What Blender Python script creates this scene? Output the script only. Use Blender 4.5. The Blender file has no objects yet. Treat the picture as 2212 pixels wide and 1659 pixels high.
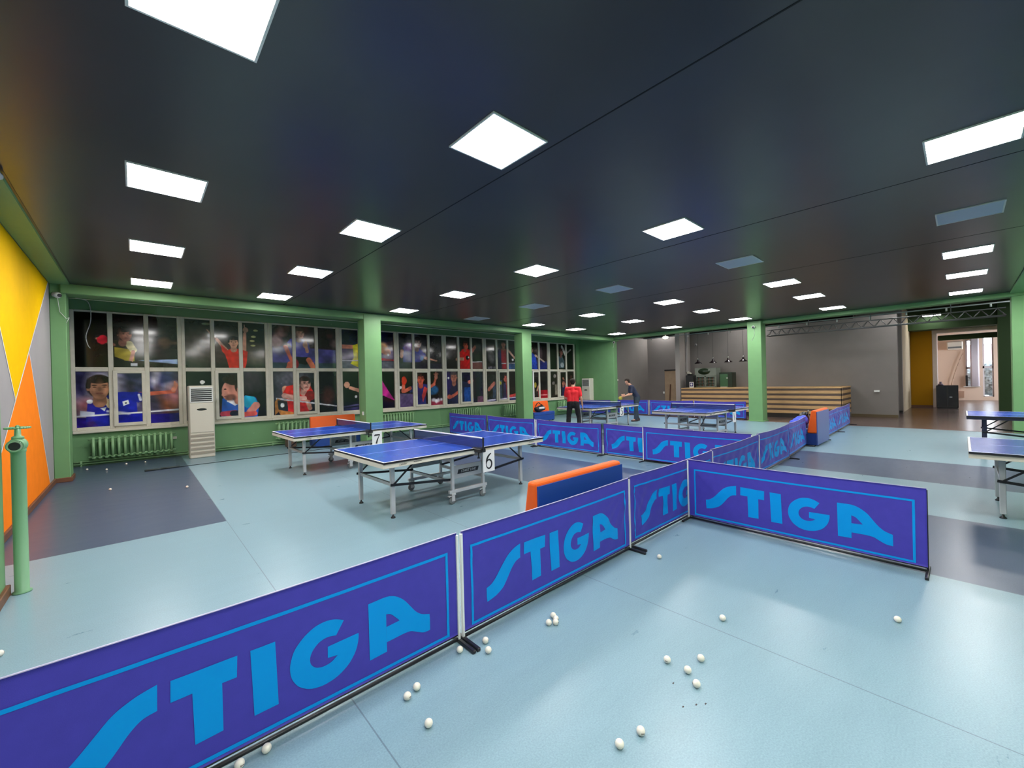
import bpy, bmesh, math, random
import numpy as np
from mathutils import Vector, Matrix
random.seed(7)
PI = math.pi
scene = bpy.context.scene
# ------------------------------------------------------------------ camera
def cam_axes(yaw, pitch, roll):
    fwd = Vector((math.cos(yaw)*math.cos(pitch), math.sin(yaw)*math.cos(pitch), math.sin(pitch)))
    right = fwd.cross(Vector((0, 0, 1))).normalized()
    down = fwd.cross(right)
    c, s = math.cos(roll), math.sin(roll)
    return c*right + s*down, -s*right + c*down, fwd
_r, _d, _f = cam_axes(0.8300566, -0.0040896, 0.0244618)
cd = bpy.data.cameras.new('camera'); cam = bpy.data.objects.new('camera', cd)
scene.collection.objects.link(cam)
cd.sensor_fit = 'HORIZONTAL'; cd.sensor_width = 36.0; cd.lens = 36.0*889.07/2212.0
cd.clip_start = 0.05; cd.clip_end = 200
cam.matrix_world = Matrix(((_r.x, -_d.x, -_f.x, 0), (_r.y, -_d.y, -_f.y, 0), (_r.z, -_d.z, -_f.z, 1.6547), (0, 0, 0, 1)))
scene.camera = cam
# ------------------------------------------------------------------ world, exposure
w = bpy.data.worlds.new('world'); scene.world = w; w.use_nodes = True
bg = w.node_tree.nodes['Background']
bg.inputs[0].default_value = (0.86, 0.92, 1.0, 1); bg.inputs[1].default_value = 17.0
scene.view_settings.view_transform = 'Standard'; scene.view_settings.look = 'None'
scene.view_settings.exposure = 0.0; scene.view_settings.gamma = 1.0
scene.view_settings.use_curve_mapping = False
PANEL_L = 52.0           # radiance of the ceiling light panels
scene.cycles.max_bounces = 7; scene.cycles.diffuse_bounces = 4; scene.cycles.glossy_bounces = 3
scene.cycles.transparent_max_bounces = 12; scene.cycles.sample_clamp_indirect = 4.0
scene.cycles.use_denoising = True
scene.cycles.caustics_reflective = False; scene.cycles.caustics_refractive = False
# ------------------------------------------------------------------ colours and materials
def lin(h):
    if isinstance(h, (tuple, list)): return tuple(h)
    h = h.lstrip('#'); v = [int(h[i:i+2], 16)/255 for i in (0, 2, 4)]
    return tuple(x/12.92 if x <= .04045 else ((x+.055)/1.055)**2.4 for x in v)
MATS = {}
def mat(name, col, rough=.5, metal=0, spec=.5, noise=0, nscale=20, bump=0, bscale=60, coat=0, emit=None, estr=0, stretch=None, sheen=0):
    if name in MATS: return MATS[name]
    m = bpy.data.materials.new(name); m.use_nodes = True; nt = m.node_tree; b = nt.nodes['Principled BSDF']
    c = lin(col); b.inputs['Base Color'].default_value = (*c, 1)
    b.inputs['Roughness'].default_value = rough; b.inputs['Metallic'].default_value = metal
    b.inputs['Specular IOR Level'].default_value = spec; b.inputs['Coat Weight'].default_value = coat
    b.inputs['Coat Roughness'].default_value = .08
    if sheen: b.inputs['Sheen Weight'].default_value = sheen; b.inputs['Sheen Roughness'].default_value = .35; b.inputs['Sheen Tint'].default_value = (.9, .85, 1, 1)
    if emit is not None:
        b.inputs['Emission Color'].default_value = (*lin(emit), 1); b.inputs['Emission Strength'].default_value = estr
    L = nt.links
    if noise or bump:
        tc = nt.nodes.new('ShaderNodeTexCoord'); mp = nt.nodes.new('ShaderNodeMapping')
        L.new(tc.outputs['Object'], mp.inputs[0])
        if stretch: mp.inputs['Scale'].default_value = stretch
    if noise:
        n = nt.nodes.new('ShaderNodeTexNoise'); n.inputs['Scale'].default_value = nscale; n.inputs['Detail'].default_value = 6
        L.new(mp.outputs[0], n.inputs['Vector'])
        r = nt.nodes.new('ShaderNodeMapRange'); r.inputs[1].default_value = .3; r.inputs[2].default_value = .7
        r.inputs[3].default_value = 1-noise; r.inputs[4].default_value = 1+noise; L.new(n.outputs[0], r.inputs[0])
        mx = nt.nodes.new('ShaderNodeVectorMath'); mx.operation = 'SCALE'; mx.inputs[0].default_value = c
        L.new(r.outputs[0], mx.inputs['Scale']); L.new(mx.outputs[0], b.inputs['Base Color'])
    if bump:
        n2 = nt.nodes.new('ShaderNodeTexNoise'); n2.inputs['Scale'].default_value = bscale; n2.inputs['Detail'].default_value = 4
        L.new(mp.outputs[0], n2.inputs['Vector'])
        bp = nt.nodes.new('ShaderNodeBump'); bp.inputs['Strength'].default_value = bump; bp.inputs['Distance'].default_value = .01
        L.new(n2.outputs[0], bp.inputs['Height']); L.new(bp.outputs[0], b.inputs['Normal'])
    MATS[name] = m; return m
G_WALL = mat('green_wall_paint', (.158, .318, .148), .5, spec=.2, noise=.04, nscale=3, bump=.08, bscale=90)
G_PILLAR = mat('green_pillar_paint', (.165, .33, .145), .45, spec=.25, noise=.03, nscale=4, bump=.05, bscale=70)
WHITE_FR = mat('window_frame_paint', (.66, .62, .52), .5, spec=.2, noise=.08, nscale=6)
SILL = mat('sill_paint', (.66, .62, .52), .45, spec=.2)
CREAM = mat('cream_plastic', (.66, .62, .53), .45, spec=.25)
WHITE = mat('white_plastic', (.78, .78, .76), .35)
BLACK = mat('black_plastic', (.012, .012, .014), .4)
BLACKM = mat('black_metal', (.02, .02, .024), .35, metal=.3)
RUBBER = mat('grey_rubber', (.16, .17, .17), .6)
ALU = mat('aluminium_paint', (.52, .53, .54), .38, metal=.25)
ALU_D = mat('aluminium_dark', (.40, .41, .42), .4, metal=.3)  # darker aluminium tone for the side panels
CHROME = mat('chrome', (.7, .7, .7), .2, metal=1)
BROWN = mat('brown_skirting', (.15, .06, .028), .5, noise=.15, nscale=12)
GREYW = mat('grey_wall_paint', (.215, .195, .185), .6, spec=.2, noise=.04, nscale=2, bump=.1, bscale=60)
GREYL = mat('grey_wall_light', (.34, .32, .32), .6, spec=.15, noise=.03, nscale=2)
MUSTARD = mat('mustard_wall_paint', (.46, .225, .010), .7, spec=.1, bump=.1, bscale=80)
PINK = mat('cream_pink_wall_paint', (.72, .55, .43), .6)
DARKROOF = mat('dark_slab', (.012, .008, .009), .8)
DKGREEN = mat('dark_green_paint', (.028, .055, .02), .6, spec=.2)
SKIN = mat('skin', (.55, .28, .18), .5)
HAIR = mat('dark_hair', (.018, .010, .007), .65, spec=.25)
ORANGE = mat('orange_vinyl', (.85, .12, .012), .45, spec=.3, bump=.05, bscale=30)
BLUEV = mat('blue_vinyl', (.012, .055, .28), .4, bump=.05, bscale=30)
BLUED = mat('navy_vinyl', (.008, .03, .17), .4)
BALLM = mat('ball_white', (.80, .74, .64), .35)
INK = mat('dark_ink', (.01, .01, .012), .5)
# ------------------------------------------------------------------ mesh helpers
class MB:
    def __init__(s): s.v = []; s.f = []; s.sm = []
    def add(s, vs, fs, smooth=False):
        o = len(s.v); s.v += [tuple(p) for p in vs]; s.f += [tuple(i+o for i in f) for f in fs]; s.sm += [smooth]*len(fs); return s
    def box(s, x0, x1, y0, y1, z0, z1, M=None, bev=0):
        if bev:
            b = min(bev, abs(x1-x0)*.49, abs(y1-y0)*.49, abs(z1-z0)*.49)
            vs = []; fs = []
            cx, cy, cz = (x0+x1)/2, (y0+y1)/2, (z0+z1)/2; hx, hy, hz = abs(x1-x0)/2, abs(y1-y0)/2, abs(z1-z0)/2
            idx = {}
            for i in (-1, 1):
                for j in (-1, 1):
                    for k in (-1, 1):
                        for a, (dx, dy, dz) in enumerate(((hx, hy-b, hz-b), (hx-b, hy, hz-b), (hx-b, hy-b, hz))):
                            idx[i, j, k, a] = len(vs); vs.append((cx+i*dx, cy+j*dy, cz+k*dz))
            for i in (-1, 1):
                fs.append([idx[i, j, k, 0] for j, k in ((-1, -1), (1, -1), (1, 1), (-1, 1))][::i])
                fs.append([idx[j, i, k, 1] for j, k in ((-1, -1), (-1, 1), (1, 1), (1, -1))][::i])
                fs.append([idx[j, k, i, 2] for j, k in ((-1, -1), (1, -1), (1, 1), (-1, 1))][::i])
            for i in (-1, 1):
                for j in (-1, 1):
                    fs.append([idx[i, j, -1, 0], idx[i, j, 1, 0], idx[i, j, 1, 1], idx[i, j, -1, 1]][::i*j])
                    fs.append([idx[i, -1, j, 0], idx[i, -1, j, 2], idx[i, 1, j, 2], idx[i, 1, j, 0]][::i*j])
                    fs.append([idx[-1, i, j, 1], idx[1, i, j, 1], idx[1, i, j, 2], idx[-1, i, j, 2]][::i*j])
                    for k in (-1, 1):
                        fs.append([idx[i, j, k, 0], idx[i, j, k, 1], idx[i, j, k, 2]][::i*j*k])
        else:
            vs = [(x, y, z) for x in (x0, x1) for y in (y0, y1) for z in (z0, z1)]
            fs = [(0, 1, 3, 2), (4, 6, 7, 5), (0, 4, 5, 1), (2, 3, 7, 6), (0, 2, 6, 4), (1, 5, 7, 3)]
        if M is not None: vs = [M @ Vector(p) for p in vs]
        return s.add(vs, fs)
    def tube(s, a, b, r0, r1=None, n=12, cap=True):
        a = Vector(a); b = Vector(b); r1 = r0 if r1 is None else r1
        d = (b-a).normalized(); u = d.orthogonal().normalized(); v = d.cross(u)
        vs = [a+(u*math.cos(2*PI*i/n)+v*math.sin(2*PI*i/n))*r0 for i in range(n)] + [b+(u*math.cos(2*PI*i/n)+v*math.sin(2*PI*i/n))*r1 for i in range(n)]
        s.add(vs, [(i, (i+1) % n, n+(i+1) % n, n+i) for i in range(n)], True)
        if cap: s.add(vs, [tuple(range(n))[::-1], tuple(range(n, 2*n))])
        return s
    def bar(s, a, b, w, h):            # rectangular bar between two points, h = vertical size
        a = Vector(a); b = Vector(b); d = (b-a).normalized()
        up = Vector((0, 0, 1)) if abs(d.z) < .95 else Vector((0, 1, 0))
        u = d.cross(up).normalized()*w/2; v = u.cross(d).normalized()*h/2
        vs = [a-u-v, a+u-v, a+u+v, a-u+v, b-u-v, b+u-v, b+u+v, b-u+v]
        return s.add(vs, [(0, 1, 2, 3)[::-1], (4, 5, 6, 7), (0, 1, 5, 4), (1, 2, 6, 5), (2, 3, 7, 6), (3, 0, 4, 7)])
    def lathe(s, c, prof, n=20, axis='z'):
        c = Vector(c); vs = []
        for r, h in prof:
            for i in range(n):
                a = 2*PI*i/n; x, y = r*math.cos(a), r*math.sin(a)
                vs.append(c+Vector({'z': (x, y, h), 'y': (x, h, y), 'x': (h, x, y)}[axis]))
        fs = [(j*n+i, j*n+(i+1) % n, (j+1)*n+(i+1) % n, (j+1)*n+i) for j in range(len(prof)-1) for i in range(n)]
        return s.add(vs, fs, True)
    def sphere(s, c, r, n=16, m=10, sc=(1, 1, 1)):
        c = Vector(c)
        prof = [(r*math.sin(PI*j/m), -r*math.cos(PI*j/m)) for j in range(m+1)]
        vs = [c+Vector((p*math.cos(2*PI*i/n)*sc[0], p*math.sin(2*PI*i/n)*sc[1], h*sc[2])) for p, h in prof for i in range(n)]
        return s.add(vs, [(j*n+i, j*n+(i+1) % n, (j+1)*n+(i+1) % n, (j+1)*n+i) for j in range(m) for i in range(n)], True)
    def path(s, pts, r, n=8):
        for i in range(len(pts)-1): s.tube(pts[i], pts[i+1], r, n=n, cap=True)
        return s
    def prism(s, poly, z0, z1, M=None):   # poly in local xy, extruded in local z
        n = len(poly)
        vs = [Vector((x, y, z0)) for x, y in poly]+[Vector((x, y, z1)) for x, y in poly]
        if M is not None: vs = [M @ p for p in vs]
        return s.add(vs, [tuple(range(n))[::-1], tuple(range(n, 2*n))]+[(i, (i+1) % n, n+(i+1) % n, n+i) for i in range(n)])
    def build(s, name, m, parent=None, loc=None, rz=None, clean=True):
        me = bpy.data.meshes.new(name); me.from_pydata([tuple(p) for p in s.v], [], s.f)
        me.polygons.foreach_set('use_smooth', s.sm)
        if clean:
            bm = bmesh.new(); bm.from_mesh(me); bmesh.ops.remove_doubles(bm, verts=bm.verts, dist=1e-5)
            bmesh.ops.recalc_face_normals(bm, faces=bm.faces); bm.to_mesh(me); bm.free()
        for q in (m if isinstance(m, (list, tuple)) else [m]): me.materials.append(q)
        return link(name, me, parent, loc, rz)
def link(name, me, parent=None, loc=None, rz=None):
    o = bpy.data.objects.new(name, me); scene.collection.objects.link(o)
    if parent is not None: o.parent = parent
    if loc is not None: o.location = loc
    if rz is not None: o.rotation_euler = (0, 0, rz)
    return o
def thing(name, label, cat, loc=(0, 0, 0), rz=0, group=None):
    o = bpy.data.objects.new(name, None); scene.collection.objects.link(o); o.empty_display_size = .1
    o.location = loc; o.rotation_euler = (0, 0, rz); return tag(o, label, cat, group)
def tag(o, label, cat, group=None):
    o['label'] = label; o['category'] = cat
    if group: o['group'] = group
    return o
def struct(o):
    o['kind'] = 'structure'; return o
def dup(root, loc, rz, label=None, group=None):
    def cp(o, par):
        c = o.copy(); scene.collection.objects.link(c); c.parent = par
        for ch in o.children: cp(ch, c)
        return c
    r = cp(root, None); r.location = loc; r.rotation_euler = (0, 0, rz)
    if label: r['label'] = label
    if group: r['group'] = group
    return r
def inset_cuts(bm, cuts):
    for co, no in cuts:
        bmesh.ops.bisect_plane(bm, geom=bm.verts[:]+bm.edges[:]+bm.faces[:], plane_co=co, plane_no=no)
def text_mesh(s, size, shear=0, extrude=.0005):
    cu = bpy.data.curves.new('txt', 'FONT'); cu.body = s; cu.size = size; cu.shear = shear; cu.extrude = extrude
    cu.align_x = 'CENTER'; cu.align_y = 'CENTER'; cu.resolution_u = 3
    o = bpy.data.objects.new('txt', cu); scene.collection.objects.link(o)
    dg = bpy.context.evaluated_depsgraph_get(); me = bpy.data.meshes.new_from_object(o.evaluated_get(dg))
    bpy.data.objects.remove(o); return me
def place_text(name, s, size, m, parent, M, shear=0):
    me = text_mesh(s, size, shear); me.transform(M); me.materials.clear(); me.materials.append(m)
    return link(name, me, parent)
# ------------------------------------------------------------------ floor (two metre wide lino sheets with seams)
def floor_material():
    m = bpy.data.materials.new('lino'); m.use_nodes = True; nt = m.node_tree; L = nt.links; N = nt.nodes
    b = N['Principled BSDF']; tc = N.new('ShaderNodeTexCoord')
    sx = N.new('ShaderNodeSeparateXYZ'); L.new(tc.outputs['Object'], sx.inputs[0])
    def math_(op, a, c=None):
        n = N.new('ShaderNodeMath'); n.operation = op
        for i, q in enumerate((a, c)):
            if q is None: continue
            if isinstance(q, (int, float)): n.inputs[i].default_value = q
            else: L.new(q, n.inputs[i])
        return n.outputs[0]
    X, Y = sx.outputs[0], sx.outputs[1]
    def band(a, c):
        return math_('MULTIPLY', math_('GREATER_THAN', X, a), math_('LESS_THAN', X, c))
    dark = math_('MAXIMUM', math_('MAXIMUM', band(4.77, 6.75), band(8.76, 10.78)), math_('MULTIPLY', math_('LESS_THAN', X, .81), math_('GREATER_THAN', Y, 6.26)))
    # seams
    seam = None
    for x in (.81, 2.78, 4.77, 6.75, 8.76, 10.78, 12.78, 14.8):
        s = math_('LESS_THAN', math_('ABSOLUTE', math_('SUBTRACT', X, x)), .0035)
        seam = s if seam is None else math_('MAXIMUM', seam, s)
    mp = N.new('ShaderNodeMapping'); mp.inputs['Scale'].default_value = (1.1, 3.6, 1); L.new(tc.outputs['Object'], mp.inputs[0])
    n1 = N.new('ShaderNodeTexNoise'); n1.inputs['Scale'].default_value = 1.6; n1.inputs['Detail'].default_value = 8; n1.inputs['Roughness'].default_value = .7
    n2 = N.new('ShaderNodeTexNoise'); n2.inputs['Scale'].default_value = 130; n2.inputs['Detail'].default_value = 3
    L.new(mp.outputs[0], n1.inputs['Vector']); L.new(tc.outputs['Object'], n2.inputs['Vector'])
    f = math_('ADD', math_('MULTIPLY', math_('SUBTRACT', n1.outputs[0], .5), .22), math_('MULTIPLY', math_('SUBTRACT', n2.outputs[0], .5), .55))
    fac = math_('ADD', f, 1.0)
    mx = N.new('ShaderNodeMix'); mx.data_type = 'RGBA'; L.new(dark, mx.inputs[0])
    mx.inputs[6].default_value = (.205, .318, .375, 1); mx.inputs[7].default_value = (.062, .086, .138, 1)
    mx2 = N.new('ShaderNodeMix'); mx2.data_type = 'RGBA'; L.new(seam, mx2.inputs[0]); L.new(mx.outputs[2], mx2.inputs[6])
    mx2.inputs[7].default_value = (.13, .19, .23, 1)
    sc = N.new('ShaderNodeVectorMath'); sc.operation = 'SCALE'; L.new(mx2.outputs[2], sc.inputs[0]); L.new(fac, sc.inputs['Scale'])
    L.new(sc.outputs[0], b.inputs['Base Color'])
    b.inputs['Specular IOR Level'].default_value = .38
    rr = N.new('ShaderNodeMapRange'); L.new(n1.outputs[0], rr.inputs[0]); rr.inputs[1].default_value = .3; rr.inputs[2].default_value = .7
    rr.inputs[3].default_value = .27; rr.inputs[4].default_value = .32; L.new(rr.outputs[0], b.inputs['Roughness'])
    bp = N.new('ShaderNodeBump'); bp.inputs['Strength'].default_value = .12; bp.inputs['Distance'].default_value = .004
    L.new(n2.outputs[0], bp.inputs['Height']); L.new(bp.outputs[0], b.inputs['Normal'])
    return m
XL, XF = -1.14, 17.0           # left wall face, far (bar side) line
YW, YR = 13.4, -3.05           # window wall face, right window wall face
struct(MB().box(XL-.3, XF-.05, YR-.3, YW+.3, -.12, 0).build('floor', floor_material()))
BROWNF = mat('brown_lino', (.115, .078, .070), .22, noise=.35, nscale=2.5, stretch=(1, 3, 1))
struct(MB().box(XF-.05, 40, -6, 14.5, -.12, 0).build('floor_hallway', BROWNF))
struct(MB().box(XF-.075, XF-.03, YR, 13.4, 0, .006).build('trim_1', mat('floor_strip', (.2, .1, .08), .4)))
# ceiling: dark satin sheet
def ceiling_material():
    m = mat('black_ceiling', (.027, .027, .032), .30, spec=.7, noise=.15, nscale=1.2)
    return m
CE = 3.7
cb = MB().box(-.87, 16.95, -.87, 11.25, CE, CE+.05)
struct(cb.build('ceiling', ceiling_material()))
sj = MB()
for x in (2.72, 6.15, 9.35): sj.box(x-.006, x+.006, -.87, 11.25, CE-.002, CE+.01)
struct(sj.build('trim_2', mat('ceiling_joint', (.002, .002, .003), .7)))
struct(MB().box(XL-.3, XF+.45, 11.6, YW+.3, 4.15, 4.25).build('ceiling_window_aisle', mat('aisle_soffit', (.12, .22, .12), .6)))
struct(MB().box(XL-.3, XF+.45, YR-.3, -1.4, 3.7, 3.8).build('ceiling_right_aisle', MATS['aisle_soffit']))
struct(MB().box(XF+.3, 40, -6, 14.5, 4.5, 4.6).build('ceiling_hallway', DARKROOF))
# beams
def beam_obj(name, *a): return struct(MB().box(*a, bev=.012).build(name, G_PILLAR))
beam_obj('trim_beam_window', -1.0, 17.4, 11.25, 11.7, 3.52, 4.2)
beam_obj('trim_beam_far', 16.95, 17.4, -1.4, 11.7, 3.585, 4.5)
beam_obj('trim_beam_left', XL, -.87, -3.0, 11.3, 3.68, 4.1)
beam_obj('trim_beam_right', -1.1, 17.4, -1.4, -.87, 3.66, 4.1)
struct(MB().box(-.885, -.85, -.87, 11.25, 3.695, 3.72).box(-.87, 16.95, 11.235, 11.262, 3.695, 3.72).build('trim_3', BLACK))
# pillars
def pillar(x0, x1, y0, y1, top=3.6, base=False, m=G_PILLAR):
    o = MB().box(x0, x1, y0, y1, 0, top, bev=.01).build('trim_pillar', m); struct(o)
    if base:
        b = MB().box(x0-.02, x1+.025, y0-.025, y1+.02, 0, .085, bev=.006).build('skirting', BROWN, o)
    return o
pillar(XL, -.93, 11.3, 11.75, 3.7, True)
pillar(4.73, 5.23, 11.232, 11.68, 3.69); pillar(10.85, 11.35, 11.232, 11.68, 3.69)
pillar(16.78, 17.3, 4.9, 5.36, 3.69); pillar(17.0, 17.5, -1.42, -.9)
pillar(XL, -.82, 4.8, 5.32, 3.7, True); pillar(XL, -.82, -1.42, -.9, 3.7)
pillar(4.73, 5.23, -1.42, -.9); pillar(10.85, 11.35, -1.42, -.9)
pf = MB().box(16.74, 17.34, 4.86, 5.4, 0, .03, bev=.008).build('trim_pillar_base', G_PILLAR); struct(pf)
# ------------------------------------------------------------------ left wall with the painted triangles
def left_wall():
    o = struct(MB().box(XL-.3, XL, YR-.3, YW+.3, 0, 4.2).build('wall_left', GREYL))
    x = XL
    YEL = mat('yellow_mural', (.88, .50, .002), .7, spec=.04, noise=.03, nscale=5); ORG = mat('orange_mural', (.95, .23, .015), .7, spec=.04, noise=.04, nscale=5)
    LINE = mat('mural_white', (.75, .75, .70), .5)
    # line A from the beam down to the left, line B yellow's left edge, line C orange's right edge  (y, z)
    def flat(name, poly, m, t):   # paint on the wall: part of the wall
        M = Matrix(((0, 0, 1, x), (1, 0, 0, 0), (0, 1, 0, 0), (0, 0, 0, 1)))
        return MB().prism(poly, 0, t, M).build(name, m, o)
    yA = lambda z: 11.14+(z-3.65)*(11.14-8.18)/(3.65-1.58)
    flat('yellow_triangle', [(yA(3.68), 3.68), (8.18, 1.58), (7.48, 2.4), (6.39, 3.68)], YEL, .002)
    flat('orange_triangle', [(9.22, 2.25), (10.80, .08), (yA(.08), .08)], ORG, .002)
    ln = MB()
    def strip2(p, q, w=.013):
        dy, dz = q[0]-p[0], q[1]-p[1]; l = math.hypot(dy, dz); ny, nz = -dz/l*w, dy/l*w
        vs = [(x+.0035, p[0]+ny, p[1]+nz), (x+.0035, q[0]+ny, q[1]+nz), (x+.0035, q[0]-ny, q[1]-nz), (x+.0035, p[0]-ny, p[1]-nz)]
        ln.add(vs, [(0, 1, 2, 3)])
    strip2((yA(3.68), 3.68), (yA(.08), .08)); strip2((8.18, 1.58), (6.39, 3.68)); strip2((9.22, 2.25), (10.80, .08))
    ln.build('white_line', LINE, o, clean=False)
    struct(MB().box(XL, XL+.03, 5.32, 11.3, 0, .09, bev=.006).build('baseboard_left', BROWN))
    struct(MB().box(XL, XL+.03, YR, 4.8, 0, .09, bev=.006).build('baseboard_left_near', BROWN))
left_wall()
# ------------------------------------------------------------------ window wall: parapet, lintel, ends
ZB, ZT = .74, 3.53
struct(MB().box(XL-.3, XF+.3, YW, YW+.3, 0, ZB).build('wall_window', G_WALL))
struct(MB().box(XL-.3, XF+.3, YW, YW+.3, ZT, 4.2).build('wall_window_lintel', G_WALL))
struct(MB().box(16.76, XF+.3, YW-.02, YW+.3, ZB-.74, 4.2).build('wall_window_end', G_WALL))
struct(MB().box(XL-.3, XL+.08, YW-.02, YW+.3, 0, 4.2).build('wall_window_start', G_WALL))
struct(MB().box(XF, XF+.3, 11.3, YW+.3, 0, 4.2, bev=.01).build('wall_far_corner', G_WALL))
struct(MB().box(XL+.1, 16.76, YW+.25, YW+.3, ZB, ZT).build('wall_window_backing', BLACK))
# right wall, out of frame on the right
rw = MB().box(XL-.3, XF+.3, YR-.3, YR, 0, 4.2)
struct(rw.build('wall_right', G_WALL))
# wall behind the camera line is the left wall; close the far right of the hall behind pillar
# ------------------------------------------------------------------ hallway beyond the far beam
struct(MB().box(20.75, 21.05, 1.6, 12.0, 0, 3.83).build('wall_bar', GREYW))
struct(MB().box(XF+.3, 21.05, 11.62, 11.9, 0, 3.83).build('wall_bar_side', GREYW))
struct(MB().box(20.71, 20.76, 1.6, 2.95, 0, .1).build('baseboard_bar', mat('olive_skirting', (.10, .07, .03), .5)))
struct(MB().box(19.6, 20.75, 9.28, 9.5, 0, 4.5).build('trim_pier', mat('light_grey_pier', (.42, .38, .36), .6)))
struct(MB().box(23.3, 23.6, 1.66, 3.2, 0, 4.5).build('wall_recess', GREYW))
struct(MB().box(23.25, 23.3, 1.66, 1.9, 0, .1).build('baseboard_recess', BLACK))
BRICK = mat('cream_brick', (.58, .47, .30), .7, bump=.5, bscale=25)
struct(MB().box(23.6, 27.6, 1.66, 1.9, 0, 4.5).build('wall_brick', BRICK))
struct(MB().box(27.5, 27.7, .93, 1.66, 0, 3.62).build('wall_mustard', MUSTARD))
struct(MB().box(27.46, 27.5, .93, 1.66, 0, .1).build('baseboard_mustard', BROWN))
struct(MB().box(27.5, 27.9, .76, .93, 0, 3.44, bev=.02).build('trim_door_jamb', mat('pale_pink_jamb', (.78, .66, .60), .5)))
struct(MB().box(26.4, 27.4, -6, 3.0, 3.58, 4.5).build('trim_green_header', DKGREEN))
struct(MB().box(27.5, 27.9, -6, .93, 3.44, 3.60).build('trim_door_head', MATS['pale_pink_jamb']))
struct(MB().box(29.0, 29.3, -6, .78, 3.18, 3.42, bev=.03).build('trim_green_beam', DKGREEN))
struct(MB().box(26.1, 26.7, -2.6, -1.02, 0, 4.5).build('trim_green_pier', mat('mid_green_paint', (.045, .09, .035), .6, spec=.2)))
# the room beyond with two windows in its back wall
bw = MB()
xw = 35.0
def yz(u, v, x=xw):   # pixel to (y, z) on the plane x
    d = Vector(_r)*((u-1106)/889.07)+Vector(_d)*((v-829.5)/889.07)+Vector(_f)
    t = x/d.x; return d.y*t, 1.6547+d.z*t
wa = [yz(2085, 735), yz(2110, 834)]; wb = [yz(2121.5, 728), yz(2148, 857)]
y_edges = [14.4, wa[0][0], wa[1][0], wb[0][0], wb[1][0], -6.0]
bw.box(xw, xw+.3, y_edges[1], y_edges[0], 0, 4.5).box(xw, xw+.3, y_edges[3], y_edges[2], 0, 4.5).box(xw, xw+.3, y_edges[5], y_edges[4], 0, 4.5)
for (ya, yb, zt, zb) in ((y_edges[1], y_edges[2], wa[0][1], wa[1][1]), (y_edges[3], y_edges[4], wb[0][1], wb[1][1])):
    bw.box(xw, xw+.3, yb, ya, 0, max(zb, .02)).box(xw, xw+.3, yb, ya, zt, 4.5)
struct(bw.build('wall_back_room', PINK))
struct(MB().box(27.9, 35.3, 1.4, 1.6, 0, 4.5).build('wall_back_room_side', PINK))
rb = MB().box(XF+.3, 29, -6.3, -6, 0, 4.5).box(29, 35.3, -6.3, -6, 0, .7).box(29, 35.3, -6.3, -6, 3.6, 4.5).box(31.8, 32.2, -6.3, -6, .7, 3.6).box(35, 35.3, -6.3, -6, 0, 4.5)  # openings in this unseen wall are added to fill the back room with daylight
struct(rb.build('wall_back_room_right', PINK))
struct(MB().box(XF+.3, 35.3, 14.3, 14.5, 0, 4.5).build('wall_hallway_left', GREYW))
struct(MB().box(XF+.2, XF+.5, -6, -3.0, 0, 4.5).build('wall_hallway_near', DKGREEN))
def far_window(name, ya, yb, z0, z1, zbar):
    r = struct(MB().box(xw+.05, xw+.11, yb, ya, z0, z0+.05).box(xw+.05, xw+.11, yb, ya, z1-.05, z1).box(xw+.05, xw+.11, yb, yb+.06, z0, z1).box(xw+.05, xw+.11, ya-.06, ya, z0, z1).box(xw+.05, xw+.11, yb, ya, zbar-.06, zbar+.06).build(name, mat('grey_frame', (.62, .58, .60), .5)))
    return r
GL = bpy.data.materials.new('clear_glass'); GL.use_nodes = True
_n = GL.node_tree.nodes; _b = _n['Principled BSDF']; _n.remove(_b); _t = _n.new('ShaderNodeBsdfTransparent'); _g = _n.new('ShaderNodeBsdfGlossy'); _g.inputs['Roughness'].default_value = .02
_m = _n.new('ShaderNodeMixShader'); _m.inputs[0].default_value = .06
GL.node_tree.links.new(_t.outputs[0], _m.inputs[1]); GL.node_tree.links.new(_g.outputs[0], _m.inputs[2]); GL.node_tree.links.new(_m.outputs[0], _n['Material Output'].inputs[0])
f1 = far_window('window_10', wa[0][0], wa[1][0], wa[1][1], wa[0][1], yz(2090, 795)[1])
f2 = far_window('window_11', wb[0][0], wb[1][0], max(wb[1][1], .02), wb[0][1], yz(2130, 793)[1])
for fo, q in ((f1, wa), (f2, wb)):
    MB().box(xw+.07, xw+.075, q[1][0], q[0][0], max(q[1][1], .03), q[0][1]).build('glass_pane', GL, fo)
struct(MB().box(xw-.18, xw+.05, wa[1][0]-.15, wa[0][0]+.1, wa[1][1]-.05, wa[1][1]).build('trim_window_sill', WHITE))
# seen through the back windows: tree and a pale red roof
tr = MB()
tr.sphere((41, -1.3, 1.15), 1.15, 64, 40, (.9, 1.4, .95)).tube((41, -1.3, -.1), (41, -1.3, .6), .12, .1)
tr.v = [tuple(Vector(p)+Vector((math.sin(p[1]*19+p[2]*7), math.sin(p[2]*23+p[1]*5), math.sin(p[1]*17-p[2]*21)))*.07) if p[2] > .25 else p for p in tr.v]
tag(tr.build('tree', mat('grey_green_leaves', (.20, .24, .26), .9, noise=.5, nscale=9)), 'pale grey green tree outside the far right doorway window', 'tree')
hb = MB().box(46, 50, -9, 5, 0, 2.6); tg = thing('building', 'distant building with a pale red roof outside the far window', 'building', (48, -2, 0))
MB().box(-2, 2, -7, 7, 0, 2.5).build('wall', mat('far_wall', (.75, .72, .72), .8), tg)
MB().prism([(-2.4, 2.5), (2.4, 2.5), (0, 3.7)], -7.2, 7.2, Matrix(((1, 0, 0, 0), (0, 0, 1, 0), (0, 1, 0, 0), (0, 0, 0, 1)))).build('roof', mat('pale_red_roof', (.10, .045, .045), .8), tg)
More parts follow.
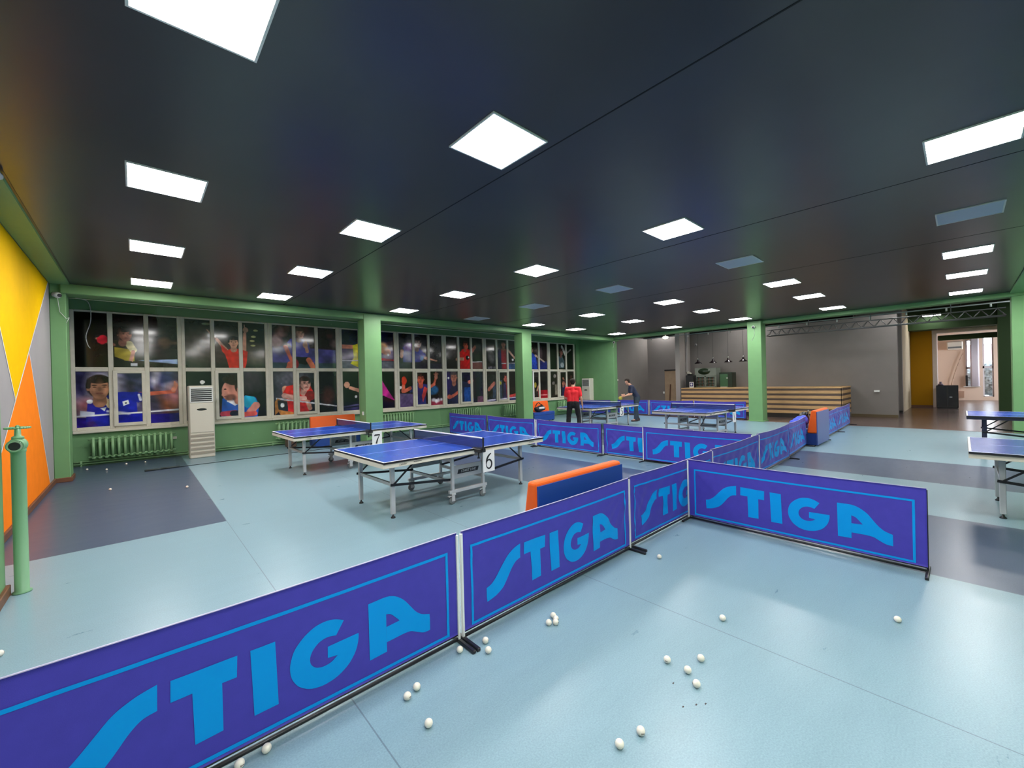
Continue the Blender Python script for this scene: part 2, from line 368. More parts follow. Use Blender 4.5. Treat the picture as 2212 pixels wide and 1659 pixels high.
struct(MB().box(37, 60, -30, 30, -.2, -.1).build('ground', mat('yard', (.4, .4, .4), .9)))
# ------------------------------------------------------------------ the printed pictures behind the glass (flat prints, one per row of each window)
class Pic:
    """Small raster painter: shapes in unit coordinates, soft edges, colours in sRGB 0-255."""
    def __init__(s, nx, ny, c):
        s.nx, s.ny = nx, ny
        s.X, s.Y = np.meshgrid((np.arange(nx)+.5)/nx, (np.arange(ny)+.5)/ny)
        s.A = 1.79/1.25
        s.img = np.ones((ny, nx, 3))*np.array(c, float)
    def mix(s, a, c): s.img = s.img*(1-a[..., None])+np.array(c, float)*a[..., None]
    def grad(s, c0, c1): s.img = np.array(c0, float)*(1-s.Y[..., None])+np.array(c1, float)*s.Y[..., None]+0*s.img
    def ell(s, x, y, rx, ry, c, soft=.06, ang=0, a=1):
        dx = (s.X-x)*s.A; dy = s.Y-y; ca, sa = math.cos(ang), math.sin(ang)
        u = (dx*ca+dy*sa)/(rx*s.A); v = (-dx*sa+dy*ca)/ry
        d = np.sqrt(u*u+v*v); s.mix(np.clip((1-d)/soft+.5, 0, 1)*a, c)
    def cap(s, x0, y0, x1, y1, r, c, r1=None, soft=.008, a=1):
        r1 = r if r1 is None else r1; px = (s.X-x0)*s.A; py = s.Y-y0; qx = (x1-x0)*s.A; qy = y1-y0
        t = np.clip((px*qx+py*qy)/(qx*qx+qy*qy+1e-9), 0, 1)
        d = np.hypot(px-qx*t, py-qy*t); s.mix(np.clip((r+(r1-r)*t-d)/soft+.5, 0, 1)*a, c)
    def poly(s, pts, c, soft=.008, a=1):
        n = len(pts); ins = np.zeros(s.X.shape, bool); dm = np.full(s.X.shape, 9.)
        for i in range(n):
            x0, y0 = pts[i]; x1, y1 = pts[(i+1) % n]
            cr = ((y0 > s.Y) != (y1 > s.Y)) & (s.X < (x1-x0)*(s.Y-y0)/((y1-y0) or 1e-9)+x0); ins ^= cr
            px = (s.X-x0)*s.A; py = s.Y-y0; qx = (x1-x0)*s.A; qy = y1-y0; t = np.clip((px*qx+py*qy)/(qx*qx+qy*qy+1e-9), 0, 1)
            dm = np.minimum(dm, np.hypot(px-qx*t, py-qy*t))
        s.mix(np.clip(np.where(ins, dm, -dm)/soft+.5, 0, 1)*a, c)
    def blobs(s, seed, n, cols, x0, x1, y0, y1, r0, r1, a=.6):
        R = random.Random(seed)
        for _ in range(n): s.ell(R.uniform(x0, x1), R.uniform(y0, y1), R.uniform(r0, r1)*.7, R.uniform(r0, r1), R.choice(cols), soft=.9, a=a)
    def face(s, x, y, r, skin, hair, look=0, back=False):
        rx = r*.78/s.A
        s.cap(x-look*rx*.1, y-r*.6, x-look*rx*.2, y-r*1.35, r*.42, [q*.8 for q in skin], r*.5)
        s.ell(x, y+r*.18, rx*1.16, r*1.12, hair, .12)
        s.ell(x+look*rx*.25, y-r*.02, rx*.94, r*.86, skin, .1); s.ell(x+look*rx*.3, y-r*.5, rx*.70, r*.56, skin, .12)
        s.ell(x+look*rx*.5, y-r*.1, rx*.5, r*.5, [min(255, q*1.1) for q in skin], 1, a=.6)
        for e in (-1, 1):
            if e*look <= 0: s.ell(x+look*rx*.1+e*rx*.98, y-r*.08, rx*.14, r*.2, [q*.85 for q in skin], .3)
        s.ell(x+look*rx*.05, y+r*.80, rx*1.02, r*.40, hair, .2); s.cap(x-rx*.9, y+r*.75, x-rx*.98, y+r*.1, r*.14, hair); s.cap(x+rx*.9, y+r*.75, x+rx*.98, y+r*.15, r*.10, hair)
        dk = [q*.45 for q in skin]
        for e in (-1, 1):
            s.ell(x+look*rx*.4+e*rx*.42, y+r*.1, rx*.17, r*.07, dk, .5); s.ell(x+look*rx*.4+e*rx*.42, y+r*.27, rx*.26, r*.05, hair, .6)
        s.cap(x+look*rx*.5, y+r*.05, x+look*rx*.6, y-r*.25, r*.07, [q*.8 for q in skin])
        s.ell(x+look*rx*.4, y-r*.5, rx*.3, r*.09, [150, 70, 65], .5)
        s.ell(x-look*rx*.55, y-r*.15, rx*.35, r*.9, [q*.72 for q in skin], .9, a=.6)
SK = (196, 140, 118); SKD = (150, 95, 75); SKR = (200, 95, 75)
def pics():
    P = {}
    def new(k, row, c):
        nx = 200 if k < 4 else 120; P[k, row] = p = Pic(nx, int(nx*.7), c); return p
    # 1 upper: player in yellow shirt, red bat, dark hall
    p = new(0, 1, (7, 5, 7)); p.ell(.62, .5, .35, .5, (64, 48, 48), 1.6); p.poly([(.14, 0), (.32, 0), (.32, .44), (.14, .44)], (36, 20, 12), .05)
    p.poly([(.55, 0), (1, 0), (1, .14), (.55, .14)], (40, 14, 22)); p.poly([(.58, .135), (1, .165), (1, .07)], (150, 170, 215))
    p.ell(.86, .5, .06, .1, (150, 105, 80), .9, a=.7); p.cap(.83, .52, 1, .5, .035, (140, 100, 78), soft=.06, a=.7)
    p.poly([(.36, .5), (.5, .47), (.55, .38), (.55, .12), (.46, .13), (.36, .2)], (172, 152, 48)); p.poly([(.36, .5), (.5, .47), (.52, .34), (.36, .38)], (46, 38, 22))
    p.cap(.50, .45, .54, .33, .055, (222, 208, 152)); p.cap(.54, .3, .51, .1, .03, SK); p.ell(.5, .08, .03, .04, SK, .2)
    p.face(.45, .62, .12, (190, 120, 100), (40, 28, 28), 1); p.cap(.2, .53, .36, .42, .02, SKD); p.ell(.25, .51, .05, .085, (190, 28, 48), .08, -.3)
    p.poly([(.37, .14), (.52, .12), (.58, .02), (.6, 0), (.37, 0)], (30, 12, 22)); p.poly([(.51, .02), (.58, .02), (.58, .08), (.51, .08)], (190, 190, 200))
    # 1 lower: player in blue shirt, arm stretched right
    p = new(0, 0, (70, 58, 86)); p.blobs(3, 26, [(215, 205, 222), (150, 90, 100), (40, 36, 70), (200, 190, 210), (60, 60, 110), (130, 70, 50)], 0, 1, .35, 1, .10, .28, 1.0)
    p.poly([(0, 0), (1, 0), (1, .17), (0, .17)], (38, 22, 120)); p.cap(.55, .56, .95, .6, .045, SKR, .03); p.ell(.955, .66, .03, .07, (205, 125, 105), .15, -.5)
    for q in range(4): p.cap(.955, .68, .962+q*.012, .80-q*.025, .014, (208, 128, 108))
    p.poly([(.08, .1), (.1, .42), (.2, .58), (.42, .62), (.62, .6), (.66, .5), (.56, .42), (.57, .1)], (24, 26, 150)); p.poly([(.2, .0), (.62, 0), (.62, .2), (.1, .2)], (24, 26, 150))
    p.poly([(.55, .62), (.62, .58), (.66, .48), (.57, .4)], (28, 30, 140)); p.cap(.585, .56, .6, .46, .018, (215, 215, 235))
    p.cap(.25, .52, .3, .36, .035, (240, 215, 170)); p.poly([(.22, .5), (.36, .42), (.3, .5)], (225, 190, 160)); p.ell(.12, .46, .028, .04, (240, 240, 245), .2)
    p.poly([(.42, .44), (.48, .47), (.49, .39), (.43, .36)], (240, 240, 245)); p.ell(.455, .41, .01, .015, (40, 40, 60)); p.poly([(.21, .33), (.27, .35), (.25, .27)], (235, 240, 250))
    p.poly([(.03, .3), (.16, .26), (.16, .19), (.03, .2)], (200, 205, 225)); p.face(.21, .7, .19, (206, 142, 112), (38, 26, 22), 0)
    p.poly([(.0, .185), (1, .225), (1, .255), (0, .215)], (225, 225, 240)); p.cap(.28, .27, .48, .21, .02, (235, 235, 245), soft=.03)
    # 2 upper: player in red, both arms raised
    p = new(1, 1, (20, 17, 17)); p.ell(.25, .45, .4, .35, (88, 70, 64), 1.4); p.ell(.9, .3, .2, .2, (95, 82, 76), 1.2)
    for x, y in ((.88, .84), (.85, .7), (.83, .6), (.84, .5)): p.ell(x, y, .035, .022, (196, 190, 130), .4)
    p.cap(.5, .36, .37, .62, .04, SK, .025); p.cap(.36, .62, .26, .8, .02, SKD, .012); p.ell(.25, .92, .05, .03, (120, 135, 110), .3)
    p.cap(.72, .3, .735, .76, .042, SK, .03); p.ell(.745, .84, .035, .06, SK, .15); p.cap(.735, .85, .73, .95, .012, SK)
    p.poly([(.42, .5), (.5, .38), (.56, .42), (.66, .42), (.77, .36), (.75, .1), (.73, 0), (.52, 0), (.48, .28)], (205, 42, 32)); p.poly([(.42, .5), (.5, .4), (.49, .26), (.44, .35)], (215, 50, 36))
    p.cap(.58, .46, .6, .4, .03, SK); p.face(.585, .55, .115, (205, 150, 125), (22, 18, 18), 0)
    # 2 lower: bearded player in cyan and blue
    p = new(1, 0, (18, 16, 22)); p.ell(.75, .85, .25, .25, (60, 48, 62), 1.0); p.poly([(.4, 0), (.42, .42), (.5, .5), (.62, .4), (.72, .48), (.86, .42), (.9, .28), (.88, 0)], (22, 92, 190))
    p.poly([(.66, .3), (.72, .48), (.84, .44), (.9, .28), (.74, .2)], (30, 150, 185)); p.cap(.86, .25, .78, .1, .075, (205, 130, 118)); p.cap(.84, .07, .5, .05, .055, (200, 80, 75))
    p.poly([(.47, .44), (.54, .42), (.6, .32), (.64, .42), (.66, .46), (.62, .3), (.58, .26), (.48, .36)], (238, 238, 245)); p.cap(.6, .5, .62, .36, .07, (190, 120, 105))
    p.ell(.5, .58, .085, .2, (208, 138, 122), .08); p.ell(.56, .62, .1, .2, (196, 126, 110), .1); p.ell(.56, .82, .13, .11, (44, 32, 30), .12, -.15); p.ell(.63, .68, .05, .13, (48, 34, 32), .2); p.ell(.625, .6, .022, .06, (200, 120, 108))
    p.ell(.53, .44, .07, .07, (96, 56, 50), .5, a=.8); p.ell(.46, .62, .018, .015, (40, 25, 25)); p.cap(.44, .56, .425, .5, .02, (215, 145, 128)); p.ell(.46, .47, .02, .01, (130, 60, 60))
    p.cap(.42, .1, .58, .12, .05, (190, 60, 80)); p.cap(.55, .1, .6, .1, .06, (16, 20, 40)); p.ell(.19, .78, .028, .04, (235, 235, 240), .15)
    # 3 upper: player in blue shirt and black shorts
    p = new(2, 1, (38, 16, 26)); p.blobs(8, 14, [(120, 50, 50), (60, 24, 34), (170, 120, 120)], 0, 1, .6, .95, .05, .16, .6); p.poly([(0, .12), (1, .1), (1, .46), (0, .52)], (74, 66, 136), .03)
    p.poly([(0, 0), (1, 0), (1, .13), (0, .13)], (52, 70, 80), .02); p.ell(.06, .6, .1, .14, (168, 138, 140), .6)
    p.cap(.2, .5, .29, .15, .05, SKR, .03); p.cap(.26, .1, .24, 0, .06, SKR); p.poly([(.22, .6), (.28, .7), (.42, .72), (.5, .66), (.52, .3), (.32, .26), (.3, .5)], (60, 62, 170)); p.poly([(.34, .66), (.46, .66), (.56, .6), (.58, .42), (.52, .28), (.34, .26)], (76, 68, 160))
    p.poly([(.34, .28), (.56, .26), (.62, .16), (.5, .08), (.36, .12)], (18, 16, 22)); p.cap(.55, .2, .62, .02, .06, (205, 110, 80)); p.cap(.5, .62, .53, .4, .035, SK)
    p.ell(.5, .56, .04, .08, SK, .1); p.face(.41, .83, .12, (196, 140, 122), (88, 60, 50), 1); p.ell(.34, .1, .05, .12, (140, 20, 40), .1)
    # 3 lower: player in red with a bat
    p = new(2, 0, (20, 18, 28)); p.ell(.25, .85, .25, .2, (105, 100, 116), 1.2); p.ell(.2, .45, .2, .3, (70, 66, 82), 1.2); p.ell(.85, .4, .1, .2, (80, 40, 42), 1)
    p.cap(.18, .6, .2, .35, .07, SK); p.poly([(.14, .5), (.2, .66), (.36, .7), (.55, .66), (.6, .5), (.55, .3), (.52, 0), (.22, 0), (.2, .34)], (212, 34, 34)); p.cap(.16, .44, .38, .36, .055, (222, 168, 158)); p.cap(.5, .3, .54, .12, .05, SK)
    p.face(.46, .7, .15, (224, 160, 148), (44, 26, 30), 1); p.ell(.55, .42, .085, .115, (120, 22, 28), .06); p.cap(.38, .36, .46, .36, .05, (226, 168, 158))
    p.poly([(.04, .36), (1, .12), (1, .15), (.04, .4)], (205, 205, 215)); p.poly([(.02, 0), (.02, .3), (.06, .38), (.1, .36), (.08, .08)], (170, 110, 50)); p.poly([(.06, .34), (.2, .31), (.2, .1), (.07, .13)], (34, 38, 44)); p.ell(.13, .22, .03, .05, (220, 225, 230), .2)
    p.poly([(.06, .12), (.5, -.02), (.1, 0)], (186, 120, 60)); p.ell(.65, .31, .022, .035, (240, 225, 190), .15)
    # 4 upper: player in yellow behind the net
    p = new(3, 1, (14, 14, 46)); p.poly([(.25, .55), (1, .5), (1, .8), (.7, .62)], (60, 24, 40), .03); p.poly([(0, .22), (1, .24), (1, .52), (0, .5)], (98, 74, 118), .05)
    p.poly([(0, 0), (1, 0), (1, .2), (0, .2)], (96, 96, 112)); p.cap(0, .56, .3, .56, .05, (216, 130, 110)); p.poly([(.2, .6), (.32, .66), (.55, .64), (.6, .2), (.32, .02), (.16, .12), (.22, .3)], (206, 200, 32)); p.cap(0, .2, 1, .23, .012, (205, 200, 215))
    p.cap(.7, .55, .88, .45, .09, (200, 130, 100)); p.ell(.78, .6, .1, .12, (220, 160, 120), .6); p.ell(.89, .38, .02, .03, (245, 245, 245), .15); p.poly([(.68, .3), (1, .25), (1, .21), (.68, .22)], (170, 30, 46))
    # 4 lower: arm from the right, magenta sleeve
    p = new(3, 0, (10, 12, 16)); p.poly([(.25, 0), (.4, .9), (.5, .9), (.55, 0)], (32, 36, 32), .1); p.poly([(0, .08), (.6, .16), (.6, .2), (0, .12)], (66, 60, 96)); p.poly([(0, 0), (.6, 0), (.6, .12), (0, .06)], (44, 38, 74))
    p.cap(.14, .58, .42, .45, .04, SK, .05); p.ell(.08, .66, .05, .08, SK, .1); p.ell(.24, .35, .022, .034, (240, 240, 245), .12)
    p.poly([(.6, .75), (.72, .82), (.86, .5), (1, .2), (.98, .1), (.78, .35), (.6, .3)], (178, 24, 128)); p.poly([(.6, 0), (1, 0), (1, .2), (.8, .32), (.6, .3)], (12, 8, 14))
    # 5 upper: player in violet-blue shirt leaning
    p = new(4, 1, (34, 30, 36)); p.blobs(5, 12, [(70, 68, 74), (18, 16, 20)], 0, .5, .5, 1, .08, .2, .7); p.poly([(0, 0), (1, 0), (1, .16), (0, .16)], (40, 34, 52)); p.poly([(.1, .18), (.1, .6), (.2, .72), (.36, .7), (.52, .55), (.62, .4), (.5, .2)], (60, 66, 150)); p.ell(.24, .62, .12, .12, (130, 90, 160), .5)
    p.cap(.08, .5, .07, .35, .05, SK); p.cap(.6, .32, .88, .24, .035, SK, .02); p.face(.43, .75, .14, (170, 128, 120), (26, 22, 26), 1); p.ell(.52, .3, .04, .06, (70, 130, 200), .2)
    # 5 lower: player in navy, red bat raised, open hand
    p = new(4, 0, (26, 12, 18)); p.poly([(0, 0), (.34, 0), (.34, .36), (0, .38)], (92, 74, 116)); p.ell(.75, .45, .15, .14, (36, 84, 130), .4); p.poly([(.62, 0), (1, 0), (1, .14), (.62, .14)], (150, 40, 60)); p.blobs(2, 6, [(230, 225, 235)], .66, .98, .1, .16, .04, .07, .9)
    p.poly([(.22, .4), (.26, .56), (.36, .66), (.6, .62), (.72, .6), (.72, .5), (.56, .4), (.58, .05), (.36, .05), (.34, .4)], (36, 38, 96)); p.poly([(.5, .1), (.62, .5), (.54, .56), (.48, .3)], (190, 60, 60)); p.cap(.24, .52, .1, .44, .05, SKR); p.cap(.08, .45, .1, .6, .05, SKR)
    p.ell(.11, .74, .055, .12, (196, 44, 26), .08); p.cap(.7, .55, .8, .62, .045, SKR); p.cap(.8, .62, .84, .8, .035, SKR); p.ell(.85, .84, .04, .08, (206, 130, 110), .15)
    for i in range(5): p.cap(.85, .84, .8+i*.026, .97-abs(i-2)*.02, .011, (206, 130, 110))
    p.face(.46, .78, .15, (190, 84, 66), (38, 18, 20), 0); p.ell(.03, .55, .025, .038, (240, 240, 245), .15)
    # 6 upper: player in red
    p = new(5, 1, (18, 14, 16)); p.ell(.2, .6, .2, .3, (62, 52, 52), 1.3); p.poly([(.66, 0), (1, 0), (1, .22), (.64, .22)], (110, 50, 56), .02); p.cap(.62, .22, 1, .24, .012, (205, 190, 200))
    p.poly([(.36, .5), (.44, .62), (.6, .64), (.72, .56), (.66, .3), (.64, 0), (.38, 0), (.38, .3)], (202, 18, 24)); p.cap(.7, .55, .8, .72, .05, (190, 80, 60)); p.cap(.3, .3, .46, .32, .05, SK); p.face(.53, .76, .12, (186, 76, 58), (44, 20, 20), 1); p.ell(.58, .36, .05, .07, (20, 16, 18), .1); p.ell(.61, .37, .02, .03, (235, 235, 240), .1)
    # 6 lower: player in navy shirt, looking up
    p = new(5, 0, (22, 12, 44)); p.blobs(4, 10, [(40, 24, 110), (14, 8, 30)], 0, 1, .2, 1, .1, .3, .7); p.poly([(.04, .04), (.1, .5), (.24, .7), (.4, .7), (.66, .6), (.6, .35), (.72, .1), (.6, 0), (.1, 0)], (30, 30, 66)); p.poly([(.44, .0), (.44, .5), (.64, .5), (.74, .1), (.7, 0)], (30, 72, 150))
    p.cap(.1, .2, .32, .36, .04, SKR, .05); p.ell(.07, .22, .05, .07, SKR, .1); p.cap(.58, .66, .7, .7, .055, (190, 110, 95)); p.face(.2, .82, .15, (196, 120, 100), (70, 62, 66), 0); p.poly([(.84, .0), (1, .0), (1, .2), (.84, .2)], (110, 60, 96)); p.ell(.06, .8, .025, .038, (240, 240, 240), .1)
    # 7 upper: two figures, red shirt
    p = new(6, 1, (24, 18, 26)); p.ell(.18, .4, .1, .18, (92, 86, 90), .6); p.blobs(9, 6, [(110, 105, 115)], .04, .34, .02, .1, .03, .05, .9); p.poly([(.4, 0), (.4, .6), (.5, .7), (.64, .7), (.72, .5), (.7, .0)], (150, 24, 44)); p.poly([(.38, 0), (.4, .7), (.48, .66), (.5, 0)], (34, 30, 70)); p.face(.56, .86, .12, (190, 110, 96), (24, 16, 20), 0)
    p.cap(.72, .66, .92, .4, .035, (200, 150, 130)); p.cap(.5, .2, 1, .22, .012, (210, 205, 220)); p.poly([(.72, 0), (1, 0), (1, .18), (.72, .18)], (60, 90, 140)); p.ell(.86, .33, .03, .04, (240, 235, 235), .15)
    # 7 lower: player in grey-blue shirt
    p = new(6, 0, (22, 12, 14)); p.poly([(0, 0), (0, .9), (.45, .9), (.45, 0)], (30, 34, 30), .05); p.poly([(.2, .1), (.2, .6), (.34, .72), (.46, .7), (.46, .1)], (52, 66, 86)); p.ell(.4, .6, .04, .06, (190, 180, 60), .4); p.cap(.08, .4, .24, .6, .06, (190, 110, 96))
    p.poly([(.5, .1), (.52, .6), (.6, .62), (.68, .4), (.74, .1)], (150, 40, 56)); p.poly([(.48, .1), (.5, .62), (.58, .6), (.6, .1)], (40, 34, 80)); p.cap(.7, .12, .98, .2, .05, (196, 60, 60)); p.face(.6, .78, .14, (190, 90, 80), (36, 20, 24), -1); p.poly([(0, 0), (1, .08), (1, .12), (0, .06)], (190, 185, 210)); p.poly([(0, 0), (1, 0), (1, .08), (0, .01)], (40, 38, 90))
    # 8 upper: player in blue, arm out
    p = new(7, 1, (28, 20, 24)); p.ell(.72, .55, .1, .3, (74, 56, 62), .8); p.poly([(.5, 0), (1, 0), (1, .3), (.5, .34)], (30, 40, 112), .02); p.poly([(.3, 0), (.3, .55), (.42, .62), (.58, .52), (.62, 0)], (28, 66, 176)); p.cap(.56, .52, .9, .28, .04, (215, 190, 170), .025); p.face(.4, .74, .13, (180, 140, 120), (30, 20, 20), 1)
    # 8 lower: dark hall with red banner, ring shapes left out
    p = new(7, 0, (30, 30, 28)); p.poly([(.6, 0), (1, 0), (1, .3), (.6, .3)], (150, 26, 36)); p.cap(.64, .12, .98, .12, .02, (200, 120, 124)); p.ell(.5, .5, .04, .1, (190, 170, 60), .3); p.cap(.56, .3, .66, .6, .03, (200, 150, 120), soft=.03)
    # 9 upper: player with arm high, dark
    p = new(8, 1, (16, 20, 16)); p.poly([(.38, .05), (.38, .5), (.52, .56), (.62, .3), (.6, .05)], (66, 82, 92)); p.cap(.52, .9, .66, .6, .055, (190, 186, 180)); p.cap(.66, .6, .9, .8, .03, (120, 110, 105)); p.face(.48, .68, .12, (140, 90, 84), (60, 26, 30), 1); p.ell(.52, .18, .07, .1, (160, 166, 172), .3); p.ell(.7, .4, .02, .03, (240, 240, 240), .2)
    # 9 lower: players raising a hand
    p = new(8, 0, (36, 28, 26)); p.ell(.2, .82, .05, .07, (150, 140, 136), .5); p.ell(.14, .55, .05, .06, (110, 100, 100), .5); p.poly([(.2, .1), (.34, .1), (.34, .5), (.2, .5)], (120, 112, 100), .05); p.poly([(.42, .05), (.44, .4), (.56, .46), (.68, .36), (.66, .05)], (36, 26, 66)); p.cap(.6, .42, .5, .74, .035, (190, 110, 90)); p.face(.5, .56, .1, (196, 120, 100), (30, 18, 18), 0); p.blobs(3, 5, [(120, 70, 60)], .74, 1, .4, .8, .05, .1, .5)
    for i, p in enumerate(P.values()):      # cloth folds, crowd blur and print grain
        R = np.random.RandomState(i); f = np.zeros(p.X.shape)
        for q in range(10):
            kx, ky = R.uniform(-14, 14, 2); f += np.cos(kx*p.X*1.4+ky*p.Y+R.uniform(0, 6))*.045
        for q in range(8):
            kx, ky = R.uniform(-60, 60, 2); f += np.cos(kx*p.X*1.4+ky*p.Y+R.uniform(0, 6))*.03
        g = R.normal(0, 1, p.X.shape)*2.2
        p.img = np.clip(p.img*(1+f)[..., None]+g[..., None]+3, 0, 255)
    return P
PICM = bpy.data.materials.new('printed_film'); PICM.use_nodes = True
_nt = PICM.node_tree; _b = _nt.nodes['Principled BSDF']; _a = _nt.nodes.new('ShaderNodeAttribute'); _a.attribute_name = 'print'
_nt.links.new(_a.outputs['Color'], _b.inputs['Base Color']); _b.inputs['Roughness'].default_value = .085; _b.inputs['Specular IOR Level'].default_value = .5
_nz = _nt.nodes.new('ShaderNodeTexNoise'); _nz.inputs['Scale'].default_value = 3; _bp = _nt.nodes.new('ShaderNodeBump'); _bp.inputs['Strength'].default_value = .01; _bp.inputs['Distance'].default_value = .02
_tc = _nt.nodes.new('ShaderNodeTexCoord'); _nt.links.new(_tc.outputs['Object'], _nz.inputs['Vector']); _nt.links.new(_nz.outputs[0], _bp.inputs['Height']); _nt.links.new(_bp.outputs[0], _b.inputs['Normal'])
def s2l(a):
    a = np.clip(a/255., 0, 1); return np.where(a <= .04045, a/12.92, ((a+.055)/1.055)**2.4)
def pane_mesh(pic, x0, x1, z0, z1, zr0, zr1, step):
    nx = max(6, int((x1-x0)/step)); nz = max(8, int((z1-z0)/step))
    xs = np.linspace(x0, x1, nx+1); zs = np.linspace(z0, z1, nz+1); XX, ZZ = np.meshgrid(xs, zs)
    v = np.stack([XX.ravel(), np.zeros(XX.size), ZZ.ravel()], 1)
    i = np.arange(nx*nz); r, c = i//nx, i % nx; a = r*(nx+1)+c
    f = np.stack([a, a+1, a+nx+2, a+nx+1], 1)
    me = bpy.data.meshes.new('printed_pane'); me.vertices.add(len(v)); me.vertices.foreach_set('co', v.ravel().astype(np.float32))
    me.loops.add(f.size); me.loops.foreach_set('vertex_index', f.ravel().astype(np.int32)); me.polygons.add(len(f))
    me.polygons.foreach_set('loop_start', (np.arange(len(f))*4).astype(np.int32)); me.polygons.foreach_set('loop_total', np.full(len(f), 4, np.int32)); me.update()
    u = np.clip(v[:, 0]/1.79, 0, .9999); w_ = np.clip((v[:, 2]-zr0)/(zr1-zr0), 0, .9999)
    col = s2l(pic.img)[(w_*pic.ny).astype(int), (u*pic.nx).astype(int)]
    at = me.color_attributes.new('print', 'FLOAT_COLOR', 'POINT'); at.data.foreach_set('color', np.concatenate([col, np.ones((len(col), 1))], 1).ravel().astype(np.float32))
    me.materials.append(PICM); return me
def windows():
    P = pics(); U0, PI_ = -1.02, 1.972
    px = [(0, .53), (.62, 1.16), (1.25, 1.79)]
    for k in range(9):
        x = U0+k*PI_+(.03 if k == 0 else 0)
        r = struct(thing('window_%d' % (k+1), 'window', 'window', (x, YW, 0)))
        for q in ('label', 'category'): del r[q]
        fr = MB(); y0, y1 = -.035, .12
        for a, c in ((-.07, 0), (.53, .62), (1.16, 1.25), (1.79, 1.86)): fr.box(a, c, y0, y1, .80, ZT, bev=.008)
        for a, c in px:
            fr.box(a, c, y0, y1, 3.49, ZT, bev=.006).box(a, c, y0+.004, y1, 2.135, 2.235, bev=.008).box(a, c, y0+.004, y1, .80, .87, bev=.006)
        if k < 8: fr.box(1.86, 1.902, -.015, y1, .80, ZT)
        fr.build('window_frame', WHITE_FR, r)
        # opening sash in the lower middle
        sa = MB()
        for q in ((.60, .68, .85, 2.16), (1.10, 1.18, .85, 2.16)): sa.box(q[0], q[1], -.075, -.03, q[2], q[3], bev=.01)
        sa.box(.66, 1.12, -.075, -.03, .85, .93, bev=.01).box(.66, 1.12, -.075, -.03, 2.09, 2.16, bev=.01)
        s_ = sa.build('sash', WHITE_FR, r)
        MB().box(.625, .645, -.1, -.073, 1.28, 1.42, bev=.006).build('handle', CREAM, s_)
        st = .0085 if k < 2 else .011 if k < 4 else .017
        for i, (a, c) in enumerate(px):
            link('printed_pane', pane_mesh(P[k, 1], a, c, 2.235, 3.49, 2.235, 3.49, st), r, (0, .02, 0))
            if i == 1: link('printed_pane', pane_mesh(P[k, 0], .68, 1.10, .93, 2.09, .87, 2.135, st), r, (0, -.05, 0))
            else: link('printed_pane', pane_mesh(P[k, 0], a, c, .87, 2.135, .87, 2.135, st), r, (0, .02, 0))
        struct(MB().box(x-.06, x+PI_-.06 if k < 8 else x+1.86, YW-.10, YW+.1, .735, .80, bev=.012).build('trim_sill', SILL))
windows()
# ------------------------------------------------------------------ ceiling light panels
LAMP = mat('panel_lit', (.9, .9, .9), .5, emit=(1.0, .985, .96), estr=PANEL_L)
UNLIT = mat('panel_unlit', (.50, .56, .66), .35)
def light_panel(loc, lit, label, group):
    t = thing('ceiling_light', label, 'ceiling light', loc, 0, group)
    f = MB()
    for a in ((-.3, .3, -.3, -.285), (-.3, .3, .285, .3), (-.3, -.285, -.285, .285), (.285, .3, -.285, .285)): f.box(*a, -.012, .03)
    f.build('frame', WHITE, t); MB().box(-.285, .285, -.285, .285, -.008, .01).build('diffuser', LAMP if lit else UNLIT, t)
    return t
GX = [.27, 2.33, 5.49, 8.0, 10.56, 12.94, 15.82]; GY = [-.09, 2.65, 5.26, 7.78, 10.32]
lit0 = light_panel((GX[1], GY[1], CE), True, 'x', 'x'); off0 = light_panel((GX[3], GY[1], CE), False, 'x', 'x')
rown = ['in the row along the left wall', 'in the second row from the left', 'in the third row from the left', 'in the unlit row', 'in the third row from the bar', 'in the second row from the bar', 'in the row nearest the bar']
coln = ['nearest the right beam', 'second from the right beam', 'midway along it', 'second from the windows', 'nearest the windows']
for i, x in enumerate(GX):
    for j, y in enumerate(GY):
        lit = i != 3
        lab = '%s ceiling panel %s, %s' % ('lit' if lit else 'grey', rown[i], coln[j])
        src = lit0 if lit else off0; g = 'lit ceiling panels' if lit else 'unlit ceiling panels'
        if (i, j) == (1, 1) or (i, j) == (3, 1): src['label'] = lab; src['group'] = g; src.location = (x, y, CE)
        else: dup(src, (x+(.03 if (i, j) == (0, 1) else 0), y, CE), 0, lab, g)
AISLE_FILL = lit0.children[1].data.copy(); AISLE_FILL.materials[0] = mat('panel_aisle_fill', (.9, .9, .9), .5, emit=(1.0, .985, .96), estr=PANEL_L*.45)
for i, x in enumerate(GX):  # unseen row, added to brighten faces turned towards the right aisle
    if i != 3: q = dup(lit0, (x, -2.3, CE), 0, 'added unseen fill panel over the side aisle beyond the right beam', 'added fill panels of the right aisle'); q.children[1].data = AISLE_FILL
for x, y in ((19.6, 1.2), (19.6, 6.5), (23.5, -2.5), (20.5, 10.6)):  # out of sight, added to brighten the dim hallway walls
    dup(lit0, (x, y, 4.5), 0, 'added fill panel in the hallway, out of sight behind the far beam', 'added fill panels of the hallway')
